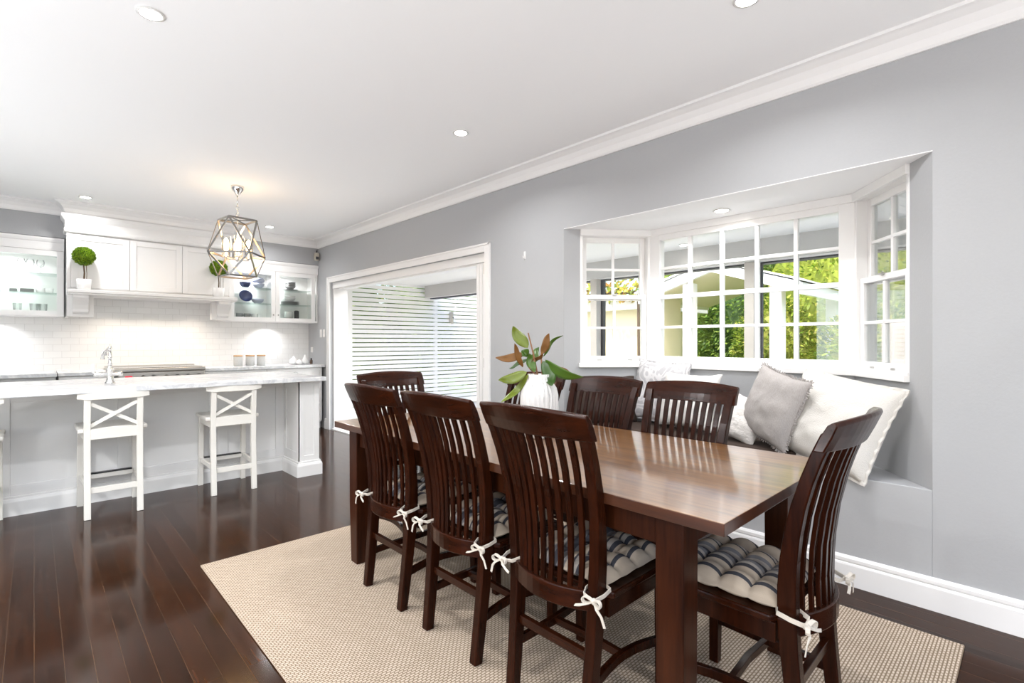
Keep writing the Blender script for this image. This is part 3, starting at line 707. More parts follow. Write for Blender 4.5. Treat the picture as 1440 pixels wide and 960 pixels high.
for x0 in (HX0, HX1-.22):
    obj('side_panel', MB().box((x0, HY, 1.52), (x0+.22, HY+.10, 1.745)), M['cab'], mh, bevel=.002)
    pr = [(0, 0), (.03, .0), (.045, .02), (.045, .05), (.065, .09), (.10, .14), (.135, .165), (.135, .195), (0, .195)]
    obj('corbel', MB().extrude(pr, (x0+.045, HY, 1.55), (x0+.175, HY, 1.55), (0, -1, 0), (0, 0, 1)), M['cab'], mh, bevel=.004)

# --- topiaries on the mantel
def topiary(x, y, z, lab, seed):
    t = thing('topiary', lab, 'plant', (x, y, z), 0, 'topiary balls on the mantel shelf')
    obj('pot', MB().lathe([(.050, 0), (.058, .01), (.066, .112), (.062, .114), (.058, .095), (.002, .094)], (0, 0, 0), 24), M['ceramic'], t, local=True, smooth=True)
    st = MB().tube([(0, 0, .09), (.004, 0, .18), (-.003, 0, .28)], [.008, .007, .006], 8).tube([(.022, 0, .09), (.024, .004, .18), (.018, 0, .27)], .003, 6)
    obj('stem', st, M['stemwood'], t, local=True)
    rnd = random.Random(seed); mb = MB(); c = Vector((0, 0, .36)); mb.ball(c, .074, 3)
    for i in range(2200):
        v = Vector((rnd.gauss(0, 1), rnd.gauss(0, 1), rnd.gauss(0, 1))).normalized()
        mb.leaf(c+v*rnd.uniform(.070, .092), v+Vector((rnd.uniform(-1, 1), rnd.uniform(-1, 1), rnd.uniform(-1, 1)))*.8, Vector((rnd.random(), rnd.random(), 1)), .018, .012)
    obj('foliage', mb, M['boxleaf'], t, local=True)
topiary(.385, 7.03, 1.80, 'round topiary ball in a white pot at the left end of the mantel shelf', 3)
topiary(1.66, 7.03, 1.80, 'round topiary ball in a white pot at the right end of the mantel shelf', 4)

# --- canisters and small things on the worktop
t0 = None
for i, (x, lab) in enumerate(((1.985, 'grey canister with wooden lid nearest the range cooker'), (2.135, 'grey canister with wooden lid between two others'), (2.275, 'grey canister with wooden lid furthest from the range cooker'))):
    if t0 is None:
        t0 = thing('canister', lab, 'canister', (x, 7.42, .92), 0, 'canisters on the back worktop')
        obj('jar', MB().lathe([(.052, 0), (.055, .004), (.055, .125), (.050, .128)], (0, 0, 0), 24), M['palegrey'], t0, local=True, smooth=True)
        obj('lid', MB().lathe([(.053, .1285), (.056, .131), (.056, .142), (.053, .146)], (0, 0, 0), 24), M['lidwood'], t0, local=True)
    else: dup(t0, (x, 7.42, .92), 0, lab)
cg = tag(obj('ceramic_garlic', MB().lathe([(.02, 0), (.055, .012), (.065, .04), (.05, .075), (.02, .095), (.008, .118)], (2.70, 7.38, .92), 20).lathe([(.02, 0), (.042, .01), (.046, .03), (.03, .055), (.006, .075)], (2.755, 7.31, .92), 16), M['ceramic'], smooth=True), 'white ceramic bulb ornament on the back worktop', 'ornament')
tag(obj('ceramic_pear', MB().lathe([(.02, 0), (.048, .012), (.052, .035), (.036, .07), (.018, .105), (.012, .125), (.003, .138)], (2.855, 7.36, .92), 20), M['ceramic'], smooth=True), 'white ceramic pear ornament in the worktop corner', 'ornament')
bt = thing('small_bottle', 'small brown bottle in the worktop corner behind the ceramic pear', 'bottle', (2.96, 7.40, .92))
obj('bottle_body', MB().lathe([(.018, 0), (.02, .004), (.02, .05), (.010, .062)], (0, 0, 0), 14), M['brownglass'], bt, local=True, smooth=True)
obj('cap', MB().lathe([(.011, .0625), (.011, .085)], (0, 0, 0), 12), M['black'], bt, local=True)

# --- crockery inside the cupboards
def bowl(name, x, y, z, r, hgt, mat, lab, cat='bowl', group=None, n=24):
    return tag(obj(name, MB().lathe([(r*.45, 0), (r*.5, .004), (r*.85, hgt*.5), (r, hgt), (r*.95, hgt), (r*.78, hgt*.5), (r*.3, .012)], (x, y, z), n), mat, smooth=True), lab, cat, group)
s1, s2, s3 = UZ0+.031, 1.779, 1.989
yy = 7.52
bowl('bowl', 2.10, yy, s3, .075, .075, M['blueglaze'], 'deep blue bowl on the top glass shelf', group='blue bowls')
bowl('bowl', 2.27, yy, s3, .080, .07, M['bluespot'], 'speckled patterned bowl on the top glass shelf'); tag(obj('bowl', MB().lathe([(.03, 0), (.074, .02), (.080, .05), (.06, .07), (.02, .076)], (2.27, yy, s3+.0715), 20), M['bluespot'], smooth=True), 'upturned speckled bowl stacked on the patterned one', 'bowl')
pb = bowl('bowl', 2.10, yy-.01, s2+.02, .085, .05, M['blueglaze'], 'blue patterned bowl propped upright on the middle shelf', group='blue bowls')
for v in pb.data.vertices:
    c0 = Vector((2.10, yy-.01, s2+.09)); q = Matrix.Rotation(R(70), 4, 'X') @ (v.co-Vector((2.10, yy-.01, s2+.045))); v.co = c0+q
bowl('bowl', 2.26, yy, s2, .085, .065, M['bluespot'], 'shallow speckled bowl on the middle glass shelf')
for i, x in enumerate((2.03, 2.125, 2.22)):
    m_ = thing('mug', ('grey mug at the left of the bottom cupboard shelf', 'grey mug in the middle of the bottom cupboard shelf', 'grey mug with its handle turned to the cupboard knob')[i], 'mug', (x, yy, s1), 0, 'mugs on the bottom cupboard shelf')
    obj('cup', MB().lathe([(.036, 0), (.044, .006), (.044, .085), (.040, .085), (.039, .01)], (0, 0, 0), 18), M['greyglaze'] if i < 2 else M['palegrey'], m_, local=True, smooth=True)
    obj('handle', MB().torus((.052, 0, .045), .022, .005, (0, 1, 0), 14, 6), M['ceramic'] if i == 2 else M['greyglaze'], m_, local=True, smooth=True)
def plates(x, z, r, n, lab, mat, name='plate'):
    for k in range(n):
        tag(obj(name, MB().lathe([(r*.6, 0), (r*.62, .003), (r, .012), (r, .015), (r*.6, .008), (.002, .008)], (x, yy, z+k*.0165), 24), mat, smooth=True), lab[k], 'plate', 'grey plates in the right cupboard')
plates(2.70, s3, .105, 1, ['grey plate under the bowl stack on the top right shelf'], M['greyglaze'])
for k in range(3):
    bowl('bowl', 2.70, yy, s3+.017+k*.026, .078, .05, M['greyglaze'], ('grey bowl at the bottom of the top shelf stack', 'grey bowl in the middle of the top shelf stack', 'grey bowl on top of the top shelf stack')[k], group='grey bowls in the right cupboard')
plates(2.70, s2, .125, 3, ['large grey plate lowest on the middle right shelf', 'grey plate between two plates on the middle right shelf', 'grey plate uppermost on the middle right shelf'], M['greyglaze'])
for k in range(2): bowl('bowl', 2.70, yy, s2+.0515+k*.03, .075, .05, M['palegrey'], ('pale bowl resting on the middle right plates', 'upper pale bowl above the middle right plates')[k])
plates(2.70, s1, .12, 2, ['grey plate lowest on the bottom right shelf', 'grey plate second from the bottom right shelf'], M['greyglaze'])
tag(obj('jug', MB().lathe([(.05, 0), (.06, .01), (.06, .09), (.05, .10)], (2.68, yy, s1+.034), 20), M['palegrey'], smooth=True), 'pale grey jug on the bottom right plates', 'jug')
tag(obj('jar', MB().lathe([(.03, 0), (.034, .006), (.034, .11), (.02, .12)], (2.80, yy+.02, s1+.034), 18), M['darkgrey'], smooth=True), 'dark jar beside the pale jug on the bottom shelf', 'jar')
# left cupboard
for i, x in enumerate((-.10, -.03, .05)):
    wg = thing('wine_glass', ('clear stemmed glass leftmost on the top left shelf', 'clear stemmed glass between two others on the top left shelf', 'clear stemmed glass nearest the hood on the top left shelf')[i], 'glass', (x, yy, s3), 0, 'stemmed glasses in the left cupboard')
    obj('bowl', MB().lathe([(.006, .07), (.03, .085), (.036, .12), (.030, .15), (.028, .15), (.033, .12), (.004, .08)], (0, 0, 0), 18), M['clearglass'], wg, local=True, smooth=True)
    obj('stem', MB().lathe([(.032, 0), (.03, .003), (.004, .006), (.004, .069)], (0, 0, 0), 18), M['clearglass'], wg, local=True, smooth=True)
tag(obj('dish', MB().box((-.19, 7.46, s2), (-.13, 7.56, s2+.035)), M['greyglaze'], bevel=.006), 'small square dark dish on the middle left shelf', 'dish')
tag(obj('dish', MB().box((-.11, 7.46, s2), (.0, 7.56, s2+.04)), M['greyglaze'], bevel=.006), 'long dark dish on the middle left shelf', 'dish')
for i, x in enumerate((.05, .12)):
    tag(obj('ramekin', MB().lathe([(.03, 0), (.034, .004), (.036, .055), (.032, .055), (.03, .008)], (x, yy, s2), 18), M['ceramic'], smooth=True), ('white ramekin beside the long dark dish', 'white ramekin nearest the hood on the middle left shelf')[i], 'ramekin')
for i, x in enumerate((-.13, .0, .07)):
    tag(obj('tumbler', MB().lathe([(.028, 0), (.032, .004), (.038, .11), (.035, .11), (.029, .008)], (x, yy, s1), 18), M['clearglass'], smooth=True), ('clear tumbler leftmost on the bottom left shelf', 'clear tumbler between two others on the bottom left shelf', 'clear tumbler nearest the hood on the bottom left shelf')[i], 'glass', 'tumblers in the left cupboard')

# --- switches, socket, sensor, hook
for i, y in enumerate((7.235, 7.125)):
    sw = thing('light_switch', ('white light switch plate nearer the kitchen corner', 'white light switch plate nearer the folding door')[i], 'switch', (XW, y, 1.37))
    obj('face_plate', MB().box((XW-.008, y-.036, 1.31), (XW, y+.036, 1.425)), M['plastic'], sw, bevel=.003)
    obj('rocker', MB().box((XW-.012, y-.012, 1.355), (XW-.008, y+.012, 1.38)), M['plastic'], sw)
so_ = thing('power_socket', 'white power socket low on the wall by the worktop corner', 'socket', (XW, 7.56, 1.12))
obj('face_plate', MB().box((XW-.008, 7.525, 1.085), (XW, 7.60, 1.165)), M['plastic'], so_, bevel=.003)
obj('rocker', MB().box((XW-.011, 7.55, 1.135), (XW-.008, 7.565, 1.15)), M['plastic'], so_)
sn = thing('motion_sensor', 'small beige motion sensor under the cornice in the corner', 'sensor', (2.98, 7.33, 2.5))
obj('housing', MB().box((2.955, 7.245, 2.43), (3.02, 7.30, 2.545)), M['beigeplastic'], sn, bevel=.012)
obj('lens', MB().box((2.965, 7.238, 2.445), (3.008, 7.246, 2.485)), M['darkgrey'], sn)
obj('bracket', MB().tube([(2.99, 7.29, 2.53), (3.02, 7.344, 2.59)], .010, 8), M['darkgrey'], sn)
hk = thing('wall_hook', 'tiny white hook on the grey wall between doorway and bay', 'hook', (XW, 3.03, 1.98))
obj('base_plate', MB().box((XW-.004, 3.02, 1.955), (XW, 3.04, 2.02)), M['plastic'], hk, bevel=.0015)
obj('hook_arm', MB().tube([(XW-.003, 3.03, 1.975), (XW-.018, 3.03, 1.962), (XW-.022, 3.03, 1.98)], .004, 8), M['plastic'], hk)

# ================================================================== BAR STOOLS
def make_stool(loc, lab):
    t = thing('bar_stool', lab, 'stool', loc, 0, 'white bar stools along the island')
    # local: faces +Y (towards the island), back at -Y
    hx = .172; lt = .019
    for sx in (-1, 1):
        obj('leg', MB().sweep([(sx*.150, -.235, 0), (sx*.150, -.205, .40), (sx*.150, -.205, .62), (sx*.150, -.235, .90)], lt, [.019, .021, .021, .016]), M['stool'], t, local=True, bevel=.003)
        obj('leg', MB().sweep([(sx*.168, .19, 0), (sx*.165, .17, .60)], lt, lt), M['stool'], t, local=True, bevel=.003)
        obj('side_rail', MB().sweep([(sx*.152, -.205, .222), (sx*.166, .175, .222)], .010, .0175), M['stool'], t, local=True, bevel=.002)
        obj('apron', MB().sweep([(sx*.152, -.195, .572), (sx*.164, .165, .572)], .010, .0275), M['stool'], t, local=True, bevel=.002)
    obj('seat', MB().box((-.20, -.19, .60), (.20, .215, .632)), M['stool'], t, local=True, bevel=.010, seg=3)
    obj('seat_rail', MB().box((-.134, -.225, .555), (.134, -.20, .628)), M['stool'], t, local=True, bevel=.002); obj('seat_rail', MB().box((-.15, .16, .545), (.15, .18, .60)), M['stool'], t, local=True, bevel=.002)
    tr = MB(); n = 9
    pts = [(-.205+.41*i/(n-1), -.245-.022*(1-(2*i/(n-1)-1)**2)+.012, .885) for i in range(n)]
    tr.sweep(pts, [.036]+[.046]*(n-2)+[.036], .010, (0, 0, 1)); obj('top_rail', tr, M['stool'], t, local=True, bevel=.004)
    for sx in (-1, 1): obj('cross_brace', MB().sweep([(-sx*.134, -.226, .81), (0, -.212+.008*sx, .73), (sx*.134, -.206, .65)], .012, .006, (0, 0, 1)), M['stool'], t, local=True)
    obj('back_stretcher', MB().box((-.132, -.225, .175), (.132, -.207, .215)), M['stool'], t, local=True, bevel=.002)
    fr_ = obj('foot_rest', MB().box((-.15, .155, .20), (.15, .185, .236)), M['stool'], t, local=True, bevel=.002)
    k = obj('kick_plate', MB().box((-.145, .150, .236), (.145, .19, .244)), M['black'], fr_, local=True); k['label'] = 'black metal kick strip'
    return t
SYY = 4.832
st0 = make_stool((.42, SYY, 0), 'white cross-back bar stool standing in front of the mixer tap')
dup(st0, (1.212, SYY+.012, 0), R(-1.5), 'white cross-back bar stool nearest the island end pillar')
dup(st0, (-.345, SYY, 0), 0, 'white cross-back bar stool cut off by the left edge of the photo')

# ================================================================== PENDANT LIGHT
PX, PY = 1.412, 5.297
pd = thing('pendant_lantern', 'geometric chrome cage pendant light hanging over the island', 'pendant light', (PX, PY, ZC))
obj('ceiling_rose', MB().lathe([(.018, -.085), (.022, -.07), (.050, -.035), (.056, -.012), (.056, 0)], (0, 0, 0), 24), M['chrome'], pd, local=True, smooth=True)
ch = MB().tube([(0, 0, -.085), (0, 0, -.185)], .006, 8)
for i in range(4):
    ch_c = (0, 0, -.205-i*.032); ch.torus(ch_c, .014, .0035, (1, 0, 0) if i % 2 else (0, 1, 0), 12, 6)
ch.tube([(0, 0, -.31), (0, 0, -.60)], .005, 8)
obj('chain', ch, M['chrome'], pd, local=True, smooth=True)
rt, rm, rb = .178, .262, .178; zt, zm, zb = -.325, -.655, -.865; ph = R(52)
def ring(r, z, a0): return [Vector((r*math.cos(a0+k*math.pi/2), r*math.sin(a0+k*math.pi/2), z)) for k in range(4)]
tq, mq, bq = ring(rt, zt, ph), ring(rm, zm, ph+math.pi/4), ring(rb, zb, ph)
cage = MB(); inner = MB()
def bar(p, q):
    mid = (p+q)/2; rad = Vector((mid.x, mid.y, 0)); rad = rad.normalized() if rad.length > .02 else Vector((1, 0, 0))
    cage.sweep([p, q], .0085, .0024, (q-p).cross(rad)); dn = -rad*.0034
    inner.sweep([p+dn, q+dn], .0080, .0009, (q-p).cross(rad))
for k in range(4):
    k2 = (k+1) % 4
    bar(tq[k], tq[k2]); bar(mq[k], mq[k2]); bar(bq[k], bq[k2]); bar(tq[k], mq[k]); bar(tq[k2], mq[k]); bar(bq[k], mq[k]); bar(bq[k2], mq[k])
cage.sweep([tq[0], tq[2]], .006, .002, (0, 0, 1)); cage.sweep([tq[1], tq[3]], .006, .002, (0, 0, 1))
cg_ = obj('cage', cage, M['cage'], pd, local=True); o_ = obj('inner_face', inner, M['glowtint'], cg_, local=True); o_['label'] = 'inner faces coloured with the bulb glow'
arm = MB().ball((0, 0, -.70), .022, 2)
sock = []
for k in range(4):
    a = ph+k*math.pi/2+.5; e = Vector((.095*math.cos(a), .095*math.sin(a), -.70))
    arm.tube([(0, 0, -.70), e, e+Vector((0, 0, .02))], .006, 8); sock.append(e)
obj('arm', arm, M['chrome'], pd, local=True, smooth=True)
for e in sock:
    cs = obj('candle_socket', MB().lathe([(.026, .01), (.026, .016), (.015, .02), (.015, .07)], e, 14), M['chrome'], pd, local=True, smooth=True)
    obj('bulb', MB().lathe([(.010, .0705), (.020, .09), (.024, .13), (.020, .17), (.006, .195)], e, 14), M['bulb'], cs, local=True, smooth=True)
    obj('glass_sleeve', MB().lathe([(.036, .02), (.038, .21), (.036, .21), (.034, .022)], e, 18), M['clearglass'], cs, local=True, smooth=True)

# ================================================================== LIGHT FITTINGS AND LAMPS
def arealight(name, loc, power, size, rot=(0, 0, 0), col=(.98, .985, 1), spread=160):
    l = bpy.data.lights.new(name, 'AREA'); l.shape = 'DISK'; l.size = size; l.energy = power; l.color = col; l.spread = R(spread)
    o = bpy.data.objects.new(name, l); COL.objects.link(o); o.location = loc; o.rotation_euler = rot; return o
def downlight(x, y, z, lab, power, group='recessed ceiling downlights', cat='downlight', spread=150):
    t = thing('downlight', lab, cat, (x, y, z), 0, group)
    obj('trim_ring', MB().lathe([(.050, -.001), (.056, -.006), (.044, -.009), (.038, -.002)], (0, 0, 0), 28), M['plastic'], t, local=True, smooth=True)
    obj('diffuser', MB().lathe([(.043, -.0075), (.043, -.003)], (0, 0, 0), 24), M['lamp'], t, local=True)
    if power: arealight('downlight_or_fill', (x, y, z-.012), power, .08, spread=spread)
DP = 10; UP = 56
for x, y, lab, p in ((.382, 2.77, 'recessed downlight in the ceiling at the upper left of the photo', 20), (2.236, .871, 'recessed downlight cut by the top edge of the photo', DP), (2.194, 2.829, 'recessed downlight in mid ceiling above the dining table', DP), (.382, 6.75, 'recessed downlight above the left topiary and hood', 5), (2.203, 6.85, 'recessed downlight right of the pendant by the cornice', 5)):
    downlight(x, y, ZC, lab, p)
downlight(3.367, 1.476, BZ, 'recessed downlight in the bay window ceiling', 7)
for x, y, lab, p in ((4.45, 2.55, 'verandah ceiling light seen in the leftmost top panes', 12), (4.5, 1.75, 'verandah ceiling light seen in the middle top panes', 12), (5.1, 2.65, 'small verandah ceiling light by the beam', .6)):
    downlight(x, y, 2.30, lab, p, 'verandah ceiling lights')
downlight(4.3, 4.25, 2.30, 'verandah ceiling light at the right of the doorway', 25, 'verandah ceiling lights')
arealight('verandah_fill', (3.95, 5.9, 2.29), 30, .09)  # hidden lamp added to brighten the verandah and slat screen
arealight('downlight_or_fill', (.382, .87, ZC-.012), 10, .08)
for x, y, p in ((.382, -.6, 8), (2.2, -.9, 3), (-1.6, 1.0, 30), (-1.6, 4.9, 10)): arealight('downlight_or_fill', (x, y, ZC-.012), p, .08)  # unseen ceiling lamps without fittings, added as room fill
arealight('downlight_or_fill', (-1.5, 2.77, ZC-.012), 40, .08)  # another unseen lamp, added to lift the island front
for x in (.66, 1.06, 1.45):
    arealight('hood_lamp', (x, 7.36, 1.752), 2.2, .05, col=(1, .88, .76), spread=120)
for x in (-.85, -.3, 2.42): arealight('cupboard_lamp', (x, 7.52, 1.517), 1.8, .05, spread=130)
for x in (-.66, -.18, 2.15, 2.62): arealight('cupboard_lamp', (x, 7.50, 2.195), 3.2, .05, spread=165)
for e in sock:
    l = bpy.data.lights.new('candle_lamp', 'POINT'); l.energy = .7; l.color = (1, .78, .52); l.shadow_soft_size = .05
    o = bpy.data.objects.new('candle_lamp', l); COL.objects.link(o); o.location = (PX+e.x, PY+e.y, ZC-.70+.25)

# ================================================================== RUG
tag(obj('rug', MB().box((.667, .206, 0), (2.752, 3.205, .011)), M['rug'], bevel=.004), 'large beige woven rug under the dining table', 'rug')
RZ = .0115
# ================================================================== DINING TABLE
TX0, TX1, TY0, TY1, TZ = 1.258, 2.235, .545, 2.81, .79
tb = thing('dining_table', 'long dark timber dining table on the beige rug', 'table', ((TX0+TX1)/2, (TY0+TY1)/2, RZ))
top = MB().box((TX0, TY0, TZ-.034), (TX1, TY1, TZ))
bmesh.ops.recalc_face_normals(top.bm, faces=top.bm.faces)
# edges get the redder stain
for fce in top.bm.faces: fce.normal_update(); fce.material_index = 0 if abs(fce.normal.z) > .5 else 1
obj('tabletop', top, [M['tabletop'], M['tableedge']], tb, bevel=.0022)
LX0, LX1, LY0, LY1, LW = 1.288, 2.205, .67, 2.685, .088
ap = MB()
ap.box((LX0+.02, LY0+LW, TZ-.125), (LX0+.045, LY1-LW, TZ-.034)); ap.box((LX1-.045, LY0+LW, TZ-.125), (LX1-.02, LY1-LW, TZ-.034)); ap.box((LX0+LW, LY0+.02, TZ-.125), (LX1-LW, LY0+.045, TZ-.034)); ap.box((LX0+LW, LY1-.045, TZ-.125), (LX1-LW, LY1-.02, TZ-.034))
obj('apron', ap, M['tablewood'], tb, bevel=.002)
for ix in (0, 1):
    for iy in (0, 1):
        x = LX0 if ix == 0 else LX1-LW; y = LY0 if iy == 0 else LY1-LW
        cx_, cy_ = x+LW/2, y+LW/2
        obj('leg', MB().sweep([(cx_, cy_, RZ), (cx_, cy_, .30), (cx_, cy_, TZ-.034)], [.036, .042, .044], [.036, .042, .044]), M['tablewood'], tb, bevel=.004)

# ================================================================== CHAIRS
def sy(z):                                    # smooth side profile of the back
    P = [(-.2, -.27), (0, -.245), (.25, -.217), (.45, -.203), (.62, -.210), (.78, -.238), (.92, -.283), (1.04, -.337), (1.2, -.42)]
    for q in range(1, len(P)-2):
        if z <= P[q+1][0]:
            (za, a), (z0, b_), (z1, c_), (z2, d_) = P[q-1:q+3]
            k = (z-z0)/(z1-z0); m0 = (c_-a)/(z1-za)*(z1-z0); m1 = (d_-b_)/(z2-z0)*(z1-z0)
            return (2*k**3-3*k*k+1)*b_+(k**3-2*k*k+k)*m0+(-2*k**3+3*k*k)*c_+(k**3-k*k)*m1
    return P[-2][1]
def sx_(z): return .162+.012*min(1, z/.45)+.037*max(0, (z-.45)/.58)
def make_chair(loc, rz, lab):
    t = thing('dining_chair', lab, 'chair', loc, rz, 'slat-back dining chairs')
    for s_ in (-1, 1):
        pts = [(s_*sx_(z), sy(z), z) for z in (0, .12, .25, .36, .45)]
        obj('leg', MB().sweep(pts, .0185, [.019, .021, .023, .025, .026]), M['chairwood'], t, local=True, bevel=.004)
        pts = [(s_*sx_(z), sy(z), z) for z in (.45, .54, .62, .70, .78, .86, .93, .99)]
        obj('stile', MB().sweep(pts, .0185, [.026, .025, .023, .021, .019, .0175, .0165, .016]), M['chairwood'], t, local=True, bevel=.004)
        obj('leg', MB().sweep([(s_*.183, .172, 0), (s_*.186, .168, .43)], [.017, .020], [.017, .020]), M['chairwood'], t, local=True, bevel=.003)
        # bowed side stretcher
        n = 9; pts = []
        for i in range(n):
            k = i/(n-1); y = sy(.17)+.02+(.155-sy(.17)-.02)*k; xx = sx_(.17)+(.184-sx_(.17))*k-.022*math.sin(math.pi*k)
            pts.append((s_*xx, y, .165+.012*math.sin(math.pi*k)))
        obj('side_stretcher', MB().sweep(pts, .010, .015), M['chairwood'], t, local=True, bevel=.002)
        obj('seat_rail', MB().box((s_*.19-.011, -.176, .375), (s_*.19+.011, .15, .432)), M['chairwood'], t, local=True, bevel=.002)
    obj('cross_stretcher', MB().sweep([(-.145, -.03, .176), (0, -.022, .176), (.145, -.03, .176)], .013, .010, (0, 0, 1)), M['chairwood_x'], t, local=True, bevel=.002)
    obj('seat_rail', MB().box((-.17, .158, .375), (.17, .18, .432)), M['chairwood_x'], t, local=True, bevel=.002)
    obj('rear_stretcher', MB().box((-.15, sy(.26)-.008, .235), (.15, sy(.26)+.012, .265)), M['chairwood_x'], t, local=True, bevel=.002)
    # seat board
    se = MB().prism([(-.165, -.19), (.165, -.19), (.212, -.165), (.215, .17), (.195, .192), (-.195, .192), (-.215, .17), (-.212, -.165)], .432, .455)
    obj('seat', se, M['chairwood_x'], t, local=True, bevel=.006)
    # curved lower rail
    n = 13; lr = MB(); pts = []
    for i in range(n):
        k = 2*i/(n-1)-1; pts.append((k*.183, sy(.44)-.004-.062*(1-k*k), .432))
    lr.sweep(pts, .032, .010, (0, 0, 1)); obj('lower_rail', lr, M['chairwood_x'], t, local=True, bevel=.004)
    # crest
    cr_ = MB(); n = 15; rings = []
    for i in range(n):
        k = 2*i/(n-1)-1; x = k*.236; bow = .040*(1-k*k); arch = .014*(1-k*k)
        rg = []
        for zz, th in ((.945, .013), (.985, .0145), (1.018+arch, .012), (1.027+arch, .004)):
            y = sy(zz)-bow; rg.append((x, y+th, zz)); 
        for zz, th in ((1.027+arch, .004), (1.018+arch, .012), (.985, .0145), (.945, .013)):
            y = sy(zz)-bow; rg.append((x, y-th, zz))
        rings.append([cr_.bm.verts.new(p) for p in rg])
    for i in range(n-1):
        for k in range(8): cr_.bm.faces.new((rings[i][k], rings[i][(k+1) % 8], rings[i+1][(k+1) % 8], rings[i+1][k]))
    cr_.bm.faces.new(rings[0][::-1]); cr_.bm.faces.new(rings[-1])
    obj('crest_rail', cr_, M['chairwood_x'], t, local=True, bevel=.003)
    sl = MB()
    for j in range(9):
        k = (j-4)/5.0
        pts = []
        for z in (.440, .54, .64, .74, .84, .90, .955):
            f = (z-.44)/.52; bow = (.060*(1-f)+.038*f)*(1-k*k*.92)
            pts.append((k*(sx_(z)-.012), sy(z)-bow+.002, z))
        sl.sweep(pts, [.0085, .009, .010, .0105, .011, .011, .011], .006)
    obj('slat_panel', sl, M['chairwood'], t, local=True, bevel=.0015)
    return t
CX = 1.475
chairs = [
    ((CX, 1.125, RZ), R(-90), 'slat-back chair on the near long side, nearest the camera, beside the front table leg'),
    ((CX, 1.655, RZ), R(-90), 'slat-back chair in the middle of the near long side of the table'),
    ((CX, 2.190, RZ), R(-90), 'slat-back chair on the near long side furthest from the camera, overlapping the far table leg'),
    ((2.018, 1.185, RZ), R(90), 'slat-back chair on the window side nearest the white and grey cushions'),
    ((2.018, 1.690, RZ), R(90), 'slat-back chair on the window side right of the vase'),
    ((2.018, 2.225, RZ), R(90), 'slat-back chair on the window side hidden behind the white vase'),
    ((1.735, .695, RZ), R(0), 'slat-back chair seen side-on at the right end of the table'),
    ((1.70, 2.615, RZ), R(180), 'slat-back chair at the far end of the table before the slat screen'),
]
c0 = make_chair(*chairs[0])
for a in chairs[1:]: dup(c0, *a)

# seat cushions with ties
def make_cushion(loc, rz, lab):
    t = thing('seat_cushion', lab, 'cushion', loc, rz, 'striped tufted seat cushions')
    mb = MB(); n = 41; S = .186
    Nx = 4
    def shape(u, v):          # -1..1
        ex = 1-abs(u)**5; ey = 1-abs(v)**5
        e = max(0, ex)*max(0, ey)
        puff = abs(math.sin(math.pi*(u*.5+.5)*Nx))**.6*abs(math.sin(math.pi*(v*.5+.5)*Nx))**.6
        return (.22+.42*(abs(math.sin(math.pi*(u*.5+.5)*Nx))**.7+abs(math.sin(math.pi*(v*.5+.5)*Nx))**.7)*.5+.36*puff)*e**.45
    gt_, gb_ = [], []
    for i in range(n):
        ra, rb_ = [], []
        for j in range(n):
            u = 2*i/(n-1)-1; v = 2*j/(n-1)-1
            sc = 1+.035*math.cos(math.pi*(u*.5+.5)*2*Nx)*0+.02*noise.noise(Vector((u*3, v*3, 1)))
            x, y = u*S*sc*1.04, v*S*sc
            hh = shape(u, v)
            ra.append(mb.bm.verts.new((x, y, .020+.050*hh))); rb_.append(mb.bm.verts.new((x, y, .020-.0195*min(1, hh*1.6))))
        gt_.append(ra); gb_.append(rb_)
    for i in range(n-1):
        for j in range(n-1):
            mb.bm.faces.new((gt_[i][j], gt_[i+1][j], gt_[i+1][j+1], gt_[i][j+1])); mb.bm.faces.new((gb_[i][j], gb_[i][j+1], gb_[i+1][j+1], gb_[i+1][j]))
    for i in range(n-1):
        for a, b_, c_, d_ in ((gt_[i][0], gb_[i][0], gb_[i+1][0], gt_[i+1][0]), (gt_[i][-1], gt_[i+1][-1], gb_[i+1][-1], gb_[i][-1]), (gt_[0][i], gt_[0][i+1], gb_[0][i+1], gb_[0][i]), (gt_[-1][i], gb_[-1][i], gb_[-1][i+1], gt_[-1][i+1])):
            mb.bm.faces.new((a, b_, c_, d_))
    obj('pad', mb, M['stripe'], t, local=True, smooth=True)
    bt_ = MB()
    for i in range(1, Nx):
        for j in range(1, Nx):
            bt_.ball(((2*i/Nx-1)*S*1.04, (2*j/Nx-1)*S, .030), .006, 1, (1, 1, .6))
    obj('tuft', bt_, M['tie'], t, local=True, smooth=True)
    for s_ in (-1, 1):
        tm = MB(); x0, y0 = s_*.176, -.172
        K = Vector((s_*.205, -.258, .002))         # knot behind the stile
        tm.sweep([(x0, y0, .018), (s_*.214, -.185, .016), (s_*.216, -.222, .010), K], .0012, .0065, (1, .2, 0))
        tm.sweep([(s_*.15, -.185, .018), (s_*.148, -.222, .012), (s_*.16, -.250, .006), K], .0012, .0065, (1, .2, 0))
        tm.ball(K, .010, 2)
        for q in (-1, 1):
            lp = [K+Vector((q*(.004+.034*math.sin(a*.5)), -.006-.008*math.sin(a), .014*math.sin(a)-.004*a*.3)) for a in [2*math.pi*i/10 for i in range(11)]]
            lp = [K+Vector((q*.034*math.sin(math.pi*i/10), -.010*math.sin(math.pi*i/10)-.003, .010*math.sin(2*math.pi*i/10)+.002)) for i in range(11)]
            tm.sweep(lp, .0058, .0011, (0, 1, .2))
        tm.sweep([K, K+Vector((s_*.02, -.014, -.012)), K+Vector((s_*.036, -.012, -.030)), K+Vector((s_*.046, -.010, -.058))], .0045, .0011, (1, 0, .3))
        tm.sweep([K, K+Vector((-s_*.018, -.014, -.008)), K+Vector((-s_*.040, -.018, -.018)), K+Vector((-s_*.058, -.02, -.024))], .0045, .0011, (1, 0, .3))
        obj('tie', tm, M['tie'], t, local=True)
    return t
CZ = RZ+.4555
